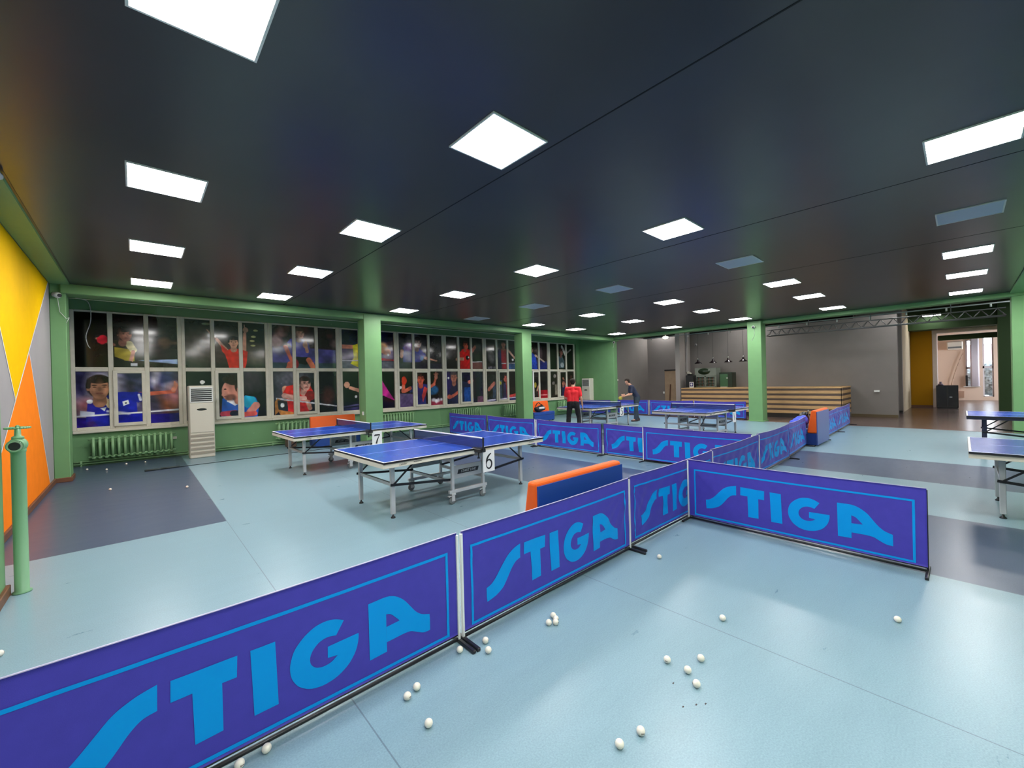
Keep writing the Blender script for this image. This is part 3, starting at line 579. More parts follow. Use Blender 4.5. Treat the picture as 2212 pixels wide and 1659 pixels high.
# ------------------------------------------------------------------ barriers
L_ = dict(
 S=[(.2, .262), (.239, .272), (.284, .304), (.339, .366), (.394, .428), (.46, .462), (.524, .477), (.522, .372), (.477, .364), (.438, .329), (.397, .272), (.35, .217), (.281, .181), (.205, .165)],
 T=[(.565, .471), (.795, .468), (.791, .373), (.737, .373), (.737, .167), (.639, .163), (.634, .382), (.563, .382)],
 I=[(.844, .467), (.944, .467), (.952, .165), (.854, .163)],
 G=[(1.261, .438), (1.217, .463), (1.167, .472), (1.116, .464), (1.064, .433), (1.02, .384), (1.001, .317), (1.007, .256), (1.038, .2), (1.09, .161), (1.151, .148), (1.221, .159), (1.281, .195), (1.32, .249), (1.335, .305), (1.336, .339), (1.177, .336), (1.176, .279), (1.225, .272), (1.193, .249), (1.153, .244), (1.117, .256), (1.094, .285), (1.091, .318), (1.104, .351), (1.135, .379), (1.176, .388), (1.22, .376)],
 A=[(1.392, .47), (1.498, .474), (1.551, .456), (1.602, .417), (1.635, .374), (1.676, .317), (1.716, .283), (1.771, .264), (1.772, .167), (1.731, .167), (1.682, .192), (1.637, .219), (1.494, .216), (1.494, .300), (1.574, .306), (1.523, .365), (1.4945, .373), (1.4945, .3), (1.4935, .3), (1.4935, .164), (1.395, .159)])
CLOTH = mat('blue_cloth', (.061, .048, .385), .55, sheen=.15, spec=.25, noise=.05, nscale=14, bump=.12, bscale=450)
LETTER = mat('cyan_print', (.0, .29, .74), .5, spec=.2)
EDGE = mat('white_binding', (.52, .46, .66), .5)
BW, BH = 1.98, .70
def rounded(pts, it=3):
    for _ in range(it):     # cut only the shallow corners, keep the sharp ones
        out = []; n = len(pts)
        for i in range(n):
            a, b, c = Vector(pts[i-1]), Vector(pts[i]), Vector(pts[(i+1) % n]); u = b-a; v = c-b
            ang = abs(u.angle_signed(v)) if u.length > 1e-6 and v.length > 1e-6 else 9
            if .03 < ang < .75 and min(u.length, v.length) > .006: out += [tuple(b-u*.22), tuple(b+v*.22)]
            else: out.append(tuple(b))
        pts = out
    return pts
def barrier_meshes(seed, amp):
    R = random.Random(seed); ph = [R.uniform(0, 6) for _ in range(8)]
    folds = [(R.choice((0, BW)), R.choice((.06, .66)), R.uniform(.35, .9), R.uniform(5, 11)) for _ in range(4)]
    def d(s, z):
        e = math.sin(PI*min(max(s/BW, 0), 1)); v = math.sin(PI*min(max((z-.04)/(BH-.04), 0), 1))
        q = amp*(.5*math.sin(3.1*s+ph[0])*v*e + .25*math.sin(9*s+5*z+ph[1])*v*e*(1-z)+.12*math.sin(23*s-17*z+ph[2])*v)
        for sx, sz, w, fr in folds:
            r = math.hypot(s-sx, z-sz); a = math.atan2(z-sz, abs(s-sx)); q += amp*.22*math.sin(fr*a*2.2+ph[3])*math.exp(-r/w)*min(1, r/.1)*v
        return q
    zt = lambda s: -.012*amp/.02*math.sin(PI*s/BW)
    def P(s, z, off): return (s, d(s, z)+off, z+zt(s)*max(0, (z-.3))/.4)
    ns, nz = 80, 26
    vs = [P(BW*i/ns, .045+(BH-.045)*j/nz, 0) for j in range(nz+1) for i in range(ns+1)]
    fs = [(j*(ns+1)+i, j*(ns+1)+i+1, (j+1)*(ns+1)+i+1, (j+1)*(ns+1)+i) for j in range(nz) for i in range(ns)]
    def mk(name, vs, fs, m, smooth=True, thick=0):
        me = bpy.data.meshes.new(name); me.from_pydata(vs, [], fs); me.materials.append(m)
        me.polygons.foreach_set('use_smooth', [smooth]*len(me.polygons)); return me
    top = [P(BW*i/ns, .045+(BH-.045)*j/nz, .004) for j in range(nz+1) for i in range(ns+1)]
    n = len(vs); allv = [(x, y-.001, z) for x, y, z in vs]+[(x, y-.003, z) for x, y, z in top]
    rim = list(range(0, ns+1))+[(j+1)*(ns+1)-1 for j in range(1, nz+1)]+[nz*(ns+1)+i for i in range(ns-1, -1, -1)]+[j*(ns+1) for j in range(nz-1, 0, -1)]
    allf = fs+[tuple(n+i for i in f[::-1]) for f in fs]+[(rim[i], rim[(i+1) % len(rim)], n+rim[(i+1) % len(rim)], n+rim[i]) for i in range(len(rim))]
    out = {'cloth': mk('cloth', allv, allf, CLOTH)}
    def printed(name, polys, mirror):
        bm = bmesh.new()
        for poly in polys:
            vv = [bm.verts.new(((BW-x) if mirror else x, 0, z)) for x, z in poly]
            bm.faces.new(vv)
        for q in bm.faces: q.normal_update()
        bmesh.ops.triangulate(bm, faces=bm.faces[:], ngon_method='EAR_CLIP')
        cuts = [((BW*i/ns, 0, 0), (1, 0, 0)) for i in range(1, ns)]+[((0, 0, .045+(BH-.045)*j/nz), (0, 0, 1)) for j in range(1, nz)]
        inset_cuts(bm, cuts)
        for v in bm.verts: v.co = Vector(P(v.co.x, v.co.z, .0035 if mirror else -.0035))
        me = bpy.data.meshes.new(name); bm.to_mesh(me); bm.free(); me.materials.append(LETTER)
        me.polygons.foreach_set('use_smooth', [True]*len(me.polygons)); return me
    let = [rounded(L_[c]) if c in 'SGA' else L_[c] for c in 'STIGA']
    b0, b1, c0, c1, t = .07, 1.91, .065, .595, .017
    bor = [[(b0, c0), (b1, c0), (b1, c0+t), (b0, c0+t)], [(b0, c1-t), (b1, c1-t), (b1, c1), (b0, c1)], [(b0, c0+t), (b0+t, c0+t), (b0+t, c1-t), (b0, c1-t)], [(b1-t, c0+t), (b1, c0+t), (b1, c1-t), (b1-t, c1-t)]]
    out['lettering'] = [printed('lettering', let, False), printed('lettering', let, True)]
    out['border_line'] = [printed('border_line', bor, False), printed('border_line', bor, True)]
    eb = MB()
    for i in range(ns):
        a = P(BW*i/ns, BH, 0); c = P(BW*(i+1)/ns, BH, 0); eb.bar(a, c, .006, .004)
    out['edge'] = eb
    return out
FOOT = mat('foot_metal', (.012, .012, .014), .35)
def barrier(seed, amp, loc, rz, label, post=(1, 0)):
    m = barrier_meshes(seed, amp)
    t = thing('barrier', label, 'barrier', loc, rz, 'blue surround barriers')
    link('cloth', m['cloth'], t)
    for q in m['lettering']: link('lettering', q, t)
    for q in m['border_line']: link('border_line', q, t)
    m['edge'].build('top_edging', EDGE, t)
    MB().tube((0, 0, .02), (BW, 0, .02), .011, n=8).tube((0, 0, .045), (BW, 0, .045), .004, n=6).build('bottom_rail', BLACKM, t)
    for k, x in enumerate((0, BW)):
        MB().box(*((x-.008, x+.008, -.012, .008) if post[k] else (x-.006, x+.006, .005, .019)), .02, .685, bev=.002).build('post', WHITE if post[k] else BLACKM, t)
        f = MB(); f.box(x-.012, x+.012, -.17, .13, 0, .022, bev=.004); f.build('foot', FOOT, t)
    return t
def bcopy(src, loc, rz, label, sx=1):
    o = dup(src, loc, rz, label); o.scale = (sx, 1, 1); return o
H_ = -PI/2
bA = barrier(1, .010, (-.485, 2.20, 0), 0, 'long blue barrier in the near left corner of the picture, cut by its left edge', (1, 1))
bB = barrier(2, .014, (1.53, 2.20, 0), 0, 'blue barrier with the orange topped sofa right behind it', (1, 1))
bC = barrier(3, .026, (3.575, 2.225, 0), 0, 'blue barrier sagging at its foot, its end hidden behind the T junction', (0, 1))
bD = barrier(4, .012, (4.775, 2.19, 0), H_, 'blue barrier standing free at its right end beside the grey floor stripe', (1, 0))
bcopy(bC, (5.60, 2.265, 0), .008, 'crumpled blue barrier just beyond the T junction of the near pen')
bF = barrier(5, .045, (7.60, 2.32, 0), .01, 'heavily wrinkled blue barrier where the long back line meets the right line', (1, 0))
bG = bcopy(bF, (9.60, 2.365, 0), .056, 'wrinkled blue barrier ending at the upright blue back of the right sofa', .955)
bcopy(bF, (12.87, 2.41, 0), .012, 'pale wrinkled barrier just beyond the right sofa, towards the counter')
bcopy(bF, (14.88, 2.45, 0), .02, 'last barrier of the right line, beside the brown floor', 1.2)
bJ = barrier(6, .034, (7.66, 11.48, 0), H_-.02, 'leftmost barrier of the long back line, nearest the windows', (0, 0))
bK = barrier(7, .036, (7.60, 9.41, 0), H_-.02, 'second barrier of the back line, behind the far end of table number six', (0, 1))
bL = bcopy(bF, (7.53, 7.35, 0), H_, 'third barrier of the back line, full lettering in view, white post at its left')
bcopy(bK, (7.585, 5.34, 0), H_, 'fourth barrier of the back line, half covered by its neighbour on the right')
bcopy(bB, (7.50, 4.34, 0), H_, 'rightmost barrier of the long back line, ending at the near pen')
bcopy(bJ, (16.5, 13.2, 0), H_, 'far barrier below the tall white air conditioner in the far corner')
bcopy(bK, (17.25, 11.66, 0), H_, 'far barrier behind the player in the navy shirt')
bcopy(bF, (17.30, 9.64, 0), H_, 'far barrier in front of the left end of the striped counter')
bcopy(bL, (17.28, 7.60, 0), H_, 'far barrier ending at the green pillar in front of the counter')
# ------------------------------------------------------------------ table tennis tables
TOPB = mat('table_blue', (.008, .055, .40), .26, spec=.5)
TOPLINE = mat('table_line_white', (.85, .85, .85), .4)
NETM = bpy.data.materials.new('net_mesh'); NETM.use_nodes = True
_nt = NETM.node_tree; _b = _nt.nodes['Principled BSDF']; _b.inputs['Base Color'].default_value = (.01, .02, .12, 1)
_tr = _nt.nodes.new('ShaderNodeBsdfTransparent'); _mx = _nt.nodes.new('ShaderNodeMixShader'); _mx.inputs[0].default_value = .55
_nt.links.new(_tr.outputs[0], _mx.inputs[1]); _nt.links.new(_b.outputs[0], _mx.inputs[2]); _nt.links.new(_mx.outputs[0], _nt.nodes['Material Output'].inputs[0])
def table(loc, rz, label, frame=CREAM, legm=ALU, text=True, net=True):
    t = thing('table_tennis_table', label, 'table', loc, rz, 'table tennis tables'); Z = .76
    for s in (-1, 1):
        x0, x1 = (0.004, 1.37) if s > 0 else (-1.37, -.004)
        h = MB().box(x0, x1, -.7625, .7625, Z-.022, Z, bev=.002).build('table_half', TOPB, t)
        MB().box(x0-.001, x1+.001, -.764, .764, Z-.024, Z-.002).build('black_edge', BLACK, h)
        l = MB(); zt = Z+.0008
        l.box(x0, x1, -.7625, -.7425, Z, zt).box(x0, x1, .7425, .7625, Z, zt).box(x0, x1, -.0015, .0015, Z, zt)
        l.box(*((1.35, 1.37) if s > 0 else (-1.37, -1.35)), -.7425, .7425, Z, zt); l.build('court_line', TOPLINE, h)
        a = MB(); e = 1.36*s
        for y in (-1, 1): a.box(min(.03*s, e), max(.03*s, e), y*.74-.012, y*.74+.012, Z-.075, Z-.024)
        a.box(e-.012, e+.012, -.75, .75, Z-.075, Z-.024); ap = a.build('apron', frame, h)
        if text:
            M1 = Matrix.Translation((s*1.12, -.7535, Z-.05)) @ Matrix.Rotation(PI/2, 4, 'X')
            place_text('lettering', 'Leader', .036, INK, ap, M1, .4) if s < 0 else None
            place_text('lettering', 'PROFESSIONAL', .017, INK, ap, Matrix.Translation((s*1.12+(.2 if s < 0 else -.02), -.7535, Z-.046)) @ Matrix.Rotation(PI/2, 4, 'X'), .3)
        for y in (-1, 1):
            lg = MB().box(s*1.12-.025, s*1.12+.025, y*.47-.025, y*.47+.025, .05, Z-.03, bev=.004).build('leg', legm, t)
            MB().lathe((s*1.12, y*.47, 0), [(0, 0), (.028, 0), (.03, .008), (.012, .028), (.009, .055), (0, .055)], 12).build('levelling_foot', RUBBER if False else BLACK, lg)
        MB().box(s*1.12-.015, s*1.12+.015, -.45, .45, .395, .435).build('cross_bar', legm, t)
        for y in (-1, 1):
            yb = y*.505
            MB().bar((s*1.16, yb, .42), (s*.27, yb, .33), .018, .03).build('folding_bar', BLACKM, t)
            MB().bar((s*1.12, yb, .42), (s*.78, yb, Z-.06), .012, .02).build('brace', BLACKM, t)
        MB().bar((s*1.2, -.40, Z-.045), (s*.1, -.40, Z-.045), .03, .03).bar((s*1.2, .40, Z-.045), (s*.1, .40, Z-.045), .03, .03).build('under_rail', BLACKM, t)
    for y in (-1, 1):
        f = MB()
        for x in (-.27, .27): f.box(x-.02, x+.02, y*.55-.02, y*.55+.02, .19, Z-.03, bev=.003)
        f.box(-.33, .33, y*.55-.02, y*.55+.02, .15, .195, bev=.003); fr = f.build('side_frame', ALU, t)
        pn = MB().box(-.25, .25, y*.55-.006, y*.55+.006, .34, .52, bev=.003).build('side_panel', ALU_D, t)
        if text:
            Mx = Matrix.Translation((0, y*.55-.0075, .43)) @ Matrix.Rotation(PI/2, 4, 'X')
            bd = MB().prism([(-.19, -.03), (.17, -.03), (.19, .03), (-.17, .03)], -.001, .0012, Mx).build('badge', INK, pn)
            place_text('lettering', 'START LINE', .05, ALU, bd, Matrix.Translation((0, y*.55-.0095, .43)) @ Matrix.Rotation(PI/2, 4, 'X'), .3)
        for x in (-.27, .27):
            c = MB().box(x-.035, x+.035, y*.55-.028, y*.55+.028, .125, .152, bev=.004)
            c.box(x-.03, x+.02, y*.55-.026, y*.55-.02, .045, .13).box(x-.03, x+.02, y*.55+.02, y*.55+.026, .045, .13)
            c.box(x-.075, x-.02, y*.55-.02, y*.55+.02, .108, .12, bev=.003)
            ca = c.build('caster', ALU, t)
            MB().lathe((x-.01, y*.55, .052), [(0, -.016), (.04, -.016), (.052, -.011), (.052, .011), (.04, .016), (0, .016)], 18, 'y').build('wheel', RUBBER, ca)
    cb_ = MB()
    for x in (-.27, .27):
        for z in (.30, .60): cb_.box(x-.015, x+.015, -.54, .54, z-.02, z+.02)
    cb_.box(-.27, .27, -.02, .02, .29, .32); cb_.build('carriage_bar', ALU, t)
    if net:
        n = MB().box(-.002, .002, -.90, .90, Z+.005, Z+.143).build('net', NETM, t)
        MB().box(-.006, .006, -.905, .905, Z+.138, Z+.155, bev=.002).build('net_tape', TOPLINE, n)
        for y in (-1, 1):
            p = MB().box(-.011, .011, y*.905-.009, y*.905+.009, Z-.04, Z+.156, bev=.003).box(-.035, .035, min(y*.72, y*.92), max(y*.72, y*.92), Z-.036, Z-.024, bev=.003)
            p.box(-.05, .05, min(y*.765, y*.90), max(y*.765, y*.90), Z-.05, Z-.0, bev=.006); p.box(-.04, .04, min(y*.70, y*.90), max(y*.70, y*.90), Z+.001, Z+.008)
            p.tube((0, y*.80, Z-.12), (0, y*.80, Z-.03), .006, n=8).tube((0, y*.80, Z-.14), (0, y*.80, Z-.115), .022, .012, n=10)
            p.build('net_clamp', BLACK, t)
    return t
t6 = table((3.448, 5.304, 0), .0196, 'blue table tennis table with the number 6 sign, largest and nearest')
t7 = dup(t6, (3.441, 8.894, 0), .0103, 'blue table tennis table with the number 7 sign, in front of the orange sofa')
t5 = dup(t6, (12.12, 8.72, 0), -.012, 'blue table tennis table with the number 5 sign between the two players')
t4 = dup(t6, (11.95, 5.05, 0), -.035, 'blue table tennis table near the green pillar of the counter, sign turned edge on')
t3 = table((7.595, -1.41, 0), PI/2, 'blue table tennis table cut by the right edge, cream apron, nearer one', text=False, net=True)
t3b = table((13.1, -1.42, 0), PI/2, 'blue table tennis table cut by the right edge, dark apron and legs, farther one', frame=mat('navy_metal', (.012, .014, .04), .4), legm=mat('navy_leg', (.02, .022, .06), .35), text=False)
place_text('lettering', 'Leader', .036, mat('grey_ink', (.25, .22, .22), .5), t3, Matrix.Translation((1.3735, .54, .712)) @ Matrix.Rotation(PI/2, 4, 'Z') @ Matrix.Rotation(PI/2, 4, 'X'), .4)
# ------------------------------------------------------------------ number signs hanging from the net clamps
def ribbon(pts, m, name, parent, y=-.003):
    b = MB(); n = len(pts); vs = []
    for i, (x, z, w_) in enumerate(pts):
        a = pts[max(i-1, 0)]; c = pts[min(i+1, n-1)]; dx, dz = c[0]-a[0], c[1]-a[1]; l = math.hypot(dx, dz) or 1
        vs += [(x-dz/l*w_/2, y, z+dx/l*w_/2), (x+dz/l*w_/2, y, z-dx/l*w_/2)]
    b.add(vs, [(2*i, 2*i+1, 2*i+3, 2*i+2) for i in range(n-1)])
    return b.build(name, m, parent, clean=False)
def arc(cx, cz, rx, rz, a0, a1, w0, w1, n=14):
    out = []
    for i in range(n+1):
        t = i/n; a = math.radians(a0+(a1-a0)*t); out.append((cx+rx*math.cos(a), cz+rz*math.sin(a), w0+(w1-w0)*math.sin(PI*t)))
    return out
PAPER = mat('white_card', (.82, .82, .82), .45)
def sign(loc, rz, dig, label):
    t = thing('number_sign', label, 'sign', loc, rz, 'table number signs')
    MB().box(-.105, .105, -.0015, .0015, -.15, .15).build('card', PAPER, t)
    if dig == '6':
        ribbon(arc(.075, -.045, .125, .15, 105, 180, .012, .03), INK, 'digit', t); ribbon(arc(0, -.045, .05, .06, 180, -180, .012, .026, 28), INK, 'digit', t)
    elif dig == '7':
        ribbon([(-.055, .055, .03), (-.045, .075, .03), (.06, .075, .026)], INK, 'digit', t); ribbon([(.055, .075, .012), (.03, .03, .016), (.0, -.03, .028), (-.02, -.1, .036)], INK, 'digit', t)
    elif dig == '5':
        ribbon([(-.04, .09, .02), (.05, .1, .034)], INK, 'digit', t); ribbon([(-.03, .1, .014), (-.045, .02, .014)], INK, 'digit', t); ribbon([(-.045, .02, .01)]+arc(-.01, -.04, .06, .065, 110, -150, .012, .034, 20), INK, 'digit', t, -.0035)
    else: ribbon([(-.02, .1, .012), (0, .0, .03), (.01, -.1, .012)], INK, 'dark_mark', t)
    return t
sign((3.63, 4.49, .565), .03, '6', 'white card with a black number 6 hanging beside the net')
sign((3.61, 8.06, .575), .02, '7', 'white card with a black number 7 hanging beside the net')
sign((12.23, 7.858, .57), -.06, '5', 'narrow looking white card with a black number 5 beside the net')
sign((12.10, 4.232, .565), -.035, '', 'white card seen almost edge on below the net of the table by the pillar')
# ------------------------------------------------------------------ sofas
def sofa(loc, rz, label, w_=1.25, slant=.06):
    t = thing('sofa', label, 'sofa', loc, rz, 'orange and blue sofas')   # back at y=0, seat towards +y
    h = w_/2
    def wedge(x0, x1, y0b, y1b, y0t, y1t, z0, z1, r=.0):
        b = MB(); b.add([(x0, y0b, z0), (x1, y0b, z0), (x1, y1b, z0), (x0, y1b, z0), (x0, y0t, z1), (x1, y0t, z1), (x1, y1t, z1), (x0, y1t, z1)], [(3, 2, 1, 0), (4, 5, 6, 7), (0, 1, 5, 4), (1, 2, 6, 5), (2, 3, 7, 6), (3, 0, 4, 7)])
        return b
    o = wedge(-h, h, .012, .20, .012, .11, .30, .83).build('backrest', ORANGE, t)
    bv = o.modifiers.new('b', 'BEVEL'); bv.width = .028; bv.segments = 3
    o = wedge(-h+.02, h-.0, 0, .016, 0, .016, .03, .795).build('back_panel', BLUEV, t)
    o = MB().box(-h, h, .012, .20, .03, .30).build('back_base', BLUED, t); bv = o.modifiers.new('b', 'BEVEL'); bv.width = .01; bv.segments = 2
    o = MB().box(-h, h, .19, .50, .26, .40).build('seat', BLUEV, t); bv = o.modifiers.new('b', 'BEVEL'); bv.width = .03; bv.segments = 3
    o = MB().box(-h+.01, h-.01, .2, .49, .03, .26).build('base', BLUEV, t); bv = o.modifiers.new('b', 'BEVEL'); bv.width = .012; bv.segments = 2
    for x in (-1, 1):
        for y in (.06, .45): MB().box(x*(h-.08)-.02, x*(h-.08)+.02, y-.02, y+.02, 0, .03).build('foot', BLACK, t)
    return t
s1 = sofa((3.01, 2.345, 0), 0, 'sofa seen from behind over the near barrier, orange top and blue back')
dup(s1, (12.175, 2.265, 0), 0, 'sofa standing in the gap of the right barrier line, blue back and orange edge')
dup(s1, (4.18, 12.32, 0), PI, 'orange backed sofa below the windows behind table number 7')
dup(s1, (12.55, 12.24, 0), PI, 'orange backed sofa with a dark bag on its blue seat beside the far window pillar')
# ------------------------------------------------------------------ bags
def bag(loc, rz, label, col, sc=1, strap=True):
    t = thing('sports_bag', label, 'bag', loc, rz)
    b = MB(); b.sphere((0, 0, .10), .12, 20, 12, (2.0, 1.0, .8)); o = b.build('body', mat(col[0], col[1], .6, bump=.3, bscale=12), t)
    for v in o.data.vertices: v.co.z = max(v.co.z, .004); v.co += Vector((0, 0, .02*math.sin(v.co.x*17)))
    o.data.update()
    MB().box(-.16, .1, -.125, -.10, .10, .16, bev=.01).build('flap', mat('bag_white', (.72, .72, .70), .6), t)
    MB().path([(-.2, 0, .18), (-.16, -.02, .27), (-.08, -.03, .30), (.02, -.02, .24), (.12, 0, .21)], .014).build('strap', BLACK, t)
    t.scale = (sc, sc, sc); return t
bag((12.36, 11.84, .402), .03, 'dark sports bag with a white stripe on the far sofa seat', ('bag_dark', (.012, .011, .02)), 1.3)
bg_ = thing('jacket', 'bright blue jacket draped over the seat of the right sofa', 'jacket', (11.85, 2.66, .40))
b = MB(); b.sphere((.02, 0, .13), .2, 30, 18, (1.9, .75, .5)); b.sphere((-.34, 0, .10), .15, 20, 12, (.9, .9, .66)); b.sphere((.22, .0, .19), .14, 20, 12, (1.3, .8, .45)); o = b.build('cloth', mat('royal_blue_cloth', (.02, .06, .62), .6, bump=.3, bscale=8), bg_)
for v in o.data.vertices: v.co.z = max(v.co.z+.025*math.sin(v.co.x*15+v.co.y*9)+.012*math.sin(v.co.x*37-v.co.y*22), .003)
bk = thing('backpack', 'black backpack standing on the right sofa seat by its back', 'bag', (12.42, 2.70, .40))
o = MB().sphere((0, 0, .16), .17, 20, 12, (.9, .7, 1.05)).build('body', mat('black_nylon', (.008, .008, .009), .3), bk)
for v in o.data.vertices: v.co.z = max(v.co.z, .003)
MB().path([(-.08, -.08, .25), (-.1, -.10, .31), (.0, -.09, .37), (.08, -.06, .31)], .015).build('strap', BLACK, bk)
# ------------------------------------------------------------------ floor standing air conditioners
def aircon(loc, rz, label):
    t = thing('air_conditioner', label, 'air conditioner', loc, rz, 'floor standing air conditioners')  # front towards -y
    MB().box(-.25, .25, 0, .32, .0, 1.76, bev=.02).build('body', CREAM, t)
    g = MB().box(-.205, .205, -.006, .002, 1.38, 1.68).build('outlet', BLACK, t)
    s = MB()
    for k in range(6): s.box(-.2, .2, -.016, -.004, 1.41+k*.048, 1.422+k*.048)
    s.box(-.225, .225, -.012, 0, 1.345, 1.375, bev=.004).box(-.225, .225, -.012, 0, 1.685, 1.72, bev=.01).box(-.225, -.205, -.012, 0, 1.36, 1.7).box(.205, .225, -.012, 0, 1.36, 1.7)
    s.build('louvre', WHITE, g)
    pf_ = MB().box(-.235, .235, -.014, .0, .62, 1.32, bev=.008).build('front_panel', CREAM, t)
    MB().lathe((0, -.015, 1.18), [(0, -.002), (.1, -.002), (.1, .004)], 24, 'y').build('display', BLACK, pf_).scale = (1, 1, .28)
    pf_.children[0].location = (0, 0, 1.18*.72)
    gr = MB(); 
    for k in range(5): gr.box(-.235, .235, -.012, .0, .10+k*.105, .155+k*.105)
    gr.build('intake_stripe', mat('taupe_plastic', (.36, .32, .26), .4), t)
    return t
ac = aircon((1.18, 12.52, 0), .02, 'tall cream air conditioner standing on the floor in front of the left windows')
dup(ac, (16.66, 12.74, 0), -PI/2, 'tall white air conditioner in the far green corner')
for c in ():
    pass
# ------------------------------------------------------------------ radiators
RADG = mat('green_radiator_paint', (.25, .45, .22), .35)
def radiator(x0, x1, z0, z1, label):
    t = thing('radiator', label, 'radiator', (x0, 13.22, 0), 0, 'green radiators'); n = max(4, round((x1-x0)/.108)); s = (x1-x0)/n
    for k in range(n):
        x = s*(k+.5); b = MB()
        b.tube((x, -.05, z0+.03), (x, -.05, z1-.03), .026, n=10).tube((x, .05, z0+.03), (x, .05, z1-.03), .026, n=10)
        b.box(x-.034, x+.034, -.075, .075, z1-.06, z1, bev=.02).box(x-.034, x+.034, -.075, .075, z0, z0+.06, bev=.02)
        b.box(x-.006, x+.006, -.05, .05, z0+.02, z1-.02); b.build('section', RADG, t)
    MB().tube((-.03, 0, z1-.04), (x1-x0+.03, 0, z1-.04), .02, n=8).tube((-.03, 0, z0+.04), (x1-x0+.03, 0, z0+.04), .02, n=8).build('pipe_joint', RADG, t)
    MB().path([(0, .12, z0+.1), (0, .175, z0+.1)], .012).path([(x1-x0, .12, z0+.1), (x1-x0, .175, z0+.1)], .012).build('bracket', RADG, t)
    return t
for a in ((-.78, .68, .16, .64, 'wide green radiator under the leftmost windows'), (2.95, 4.4, .18, .67, 'green radiator partly hidden by the orange sofa behind table 7'), (6.15, 7.3, .2, .69, 'green radiator right of the first window pillar'),
          (8.95, 10.3, .2, .68, 'green radiator above the leftmost back barrier'), (11.6, 12.9, .2, .70, 'green radiator just left of the second window pillar'), (15.1, 16.1, .2, .70, 'green radiator behind the player in the red shirt')): radiator(*a)
hp = MB().tube((-1.05, 13.36, .10), (16.7, 13.36, .10), .022, n=8).tube((-1.05, 13.34, .05), (16.7, 13.34, .05), .018, n=8)
for k in range(10): hp.box(-.95+k*1.9, -.92+k*1.9, 13.33, 13.385, 0, .12)
tag(hp.build('heating_pipe', RADG), 'long green heating pipes running low along the window wall', 'pipe')
# ------------------------------------------------------------------ standpipe with hose valve at the left
sp = thing('standpipe', 'pale green standpipe with a hose outlet and hand wheel by the left wall', 'pipe', (-.735, 5.33, 0))
PG = mat('pale_green_enamel', (.17, .34, .19), .35, spec=.3)
MB().lathe((0, 0, 0), [(0, 0), (.058, 0), (.058, .012), (.043, .02), (.043, 1.17), (.047, 1.175), (.047, 1.2), (.03, 1.22), (0, 1.22)], 24).build('pipe', PG, sp)
v = thing('x', 'x', 'x'); bpy.data.objects.remove(v)
dv = Vector((-.08, -1, -.06)).normalized()
vb = MB().sphere((0, 0, 1.235), .058, 20, 12, (1, 1, 1.05)).tube(Vector((0, 0, 1.235)), Vector((0, 0, 1.235))+dv*.085, .048, .052, 20).lathe((0, 0, 0), [(.0, 1.27), (.036, 1.28), (.036, 1.30), (.02, 1.31), (.018, 1.37), (0, 1.37)], 16)
vbo = vb.build('valve', PG, sp)
e = Vector((0, 0, 1.235))+dv*.086
MB().tube(e, e+dv*.004, .045, n=24).build('outlet_rim', CHROME, vbo); MB().tube(e+dv*.004, e+dv*.006, .034, n=24).build('outlet_hole', BLACK, vbo)
hw = MB(); 
for k in range(24):
    a = 2*PI*k/24; a2 = 2*PI*(k+1)/24; hw.tube((.07*math.cos(a), .07*math.sin(a), 1.375), (.07*math.cos(a2), .07*math.sin(a2), 1.375), .008, n=6)
for k in range(4): hw.tube((0, 0, 1.38), (.07*math.cos(k*PI/2), .07*math.sin(k*PI/2), 1.375), .006, n=6)
hw.sphere((0, 0, 1.385), .014, 10, 6); hw.build('hand_wheel', PG, sp)
# ------------------------------------------------------------------ security cameras and small fittings
def secam(loc, aim, label, wire=None):
    t = thing('security_camera', label, 'camera', loc, 0, 'dome security cameras')
    aim = Vector(aim).normalized()
    MB().sphere((0, 0, 0), .055, 16, 10).tube((0, 0, 0), -aim*.07, .045, n=14).build('housing', WHITE, t)
    MB().tube(aim*.035, aim*.057, .032, n=14).build('lens', BLACK, t)
    if wire: MB().path(wire, .004, 6).build('cable', WHITE, t)
    return t
secam((-1.03, 11.24, 3.47), (.6, -.7, -.2), 'white dome camera on the corner pillar by the yellow mural', [(.0, .02, -.05), (.02, .045, -.3), (.1, .05, -.42), (.14, .05, -.40), (.1, .05, -.5)])
secam((16.72, 5.13, 3.46), (-1, -.1, -.2), 'white dome camera on the green pillar before the counter', [(.04, -.02, -.06), (.05, -.02, -.3), (.05, .05, -.45), (.05, .08, -.5)])
secam((16.93, 11.22, 3.45), (-1, -.5, -.2), 'white dome camera at the end of the far green wall', [(.03, .02, -.05), (.05, .06, -.2), (.04, .08, -.26)])
secam((20.7, 8.95, 3.3), (-1, -.3, -.2), 'grey dome camera on the wall above the hanging lamps')
wr = MB(); pts = [(-1.1, 5.6, 3.72), (-1.0, 5.5, 3.66), (-.9, 5.62, 3.62)]
wl = MB().sphere((-.98, 5.62, 3.67), .13, 14, 10, (1, 1.7, .5)).sphere((-.92, 5.9, 3.655), .07, 12, 8, (1, 1.5, .5))
tag(wl.build('plastic_wrapping', mat('white_film', (.6, .6, .58), .5, bump=.4, bscale=14)), 'crumpled white wrapping at the ceiling edge in the left corner', 'wrapping')
wc = MB()
def catm(pts, n=6):
    out = []
    for i in range(len(pts)-1):
        p0 = Vector(pts[max(i-1, 0)]); p1 = Vector(pts[i]); p2 = Vector(pts[i+1]); p3 = Vector(pts[min(i+2, len(pts)-1)])
        for k in range(n):
            t = k/n; out.append(.5*((2*p1)+(-p0+p2)*t+(2*p0-5*p1+4*p2-p3)*t*t+(-p0+3*p1-3*p2+p3)*t**3))
    return out+[Vector(pts[-1])]
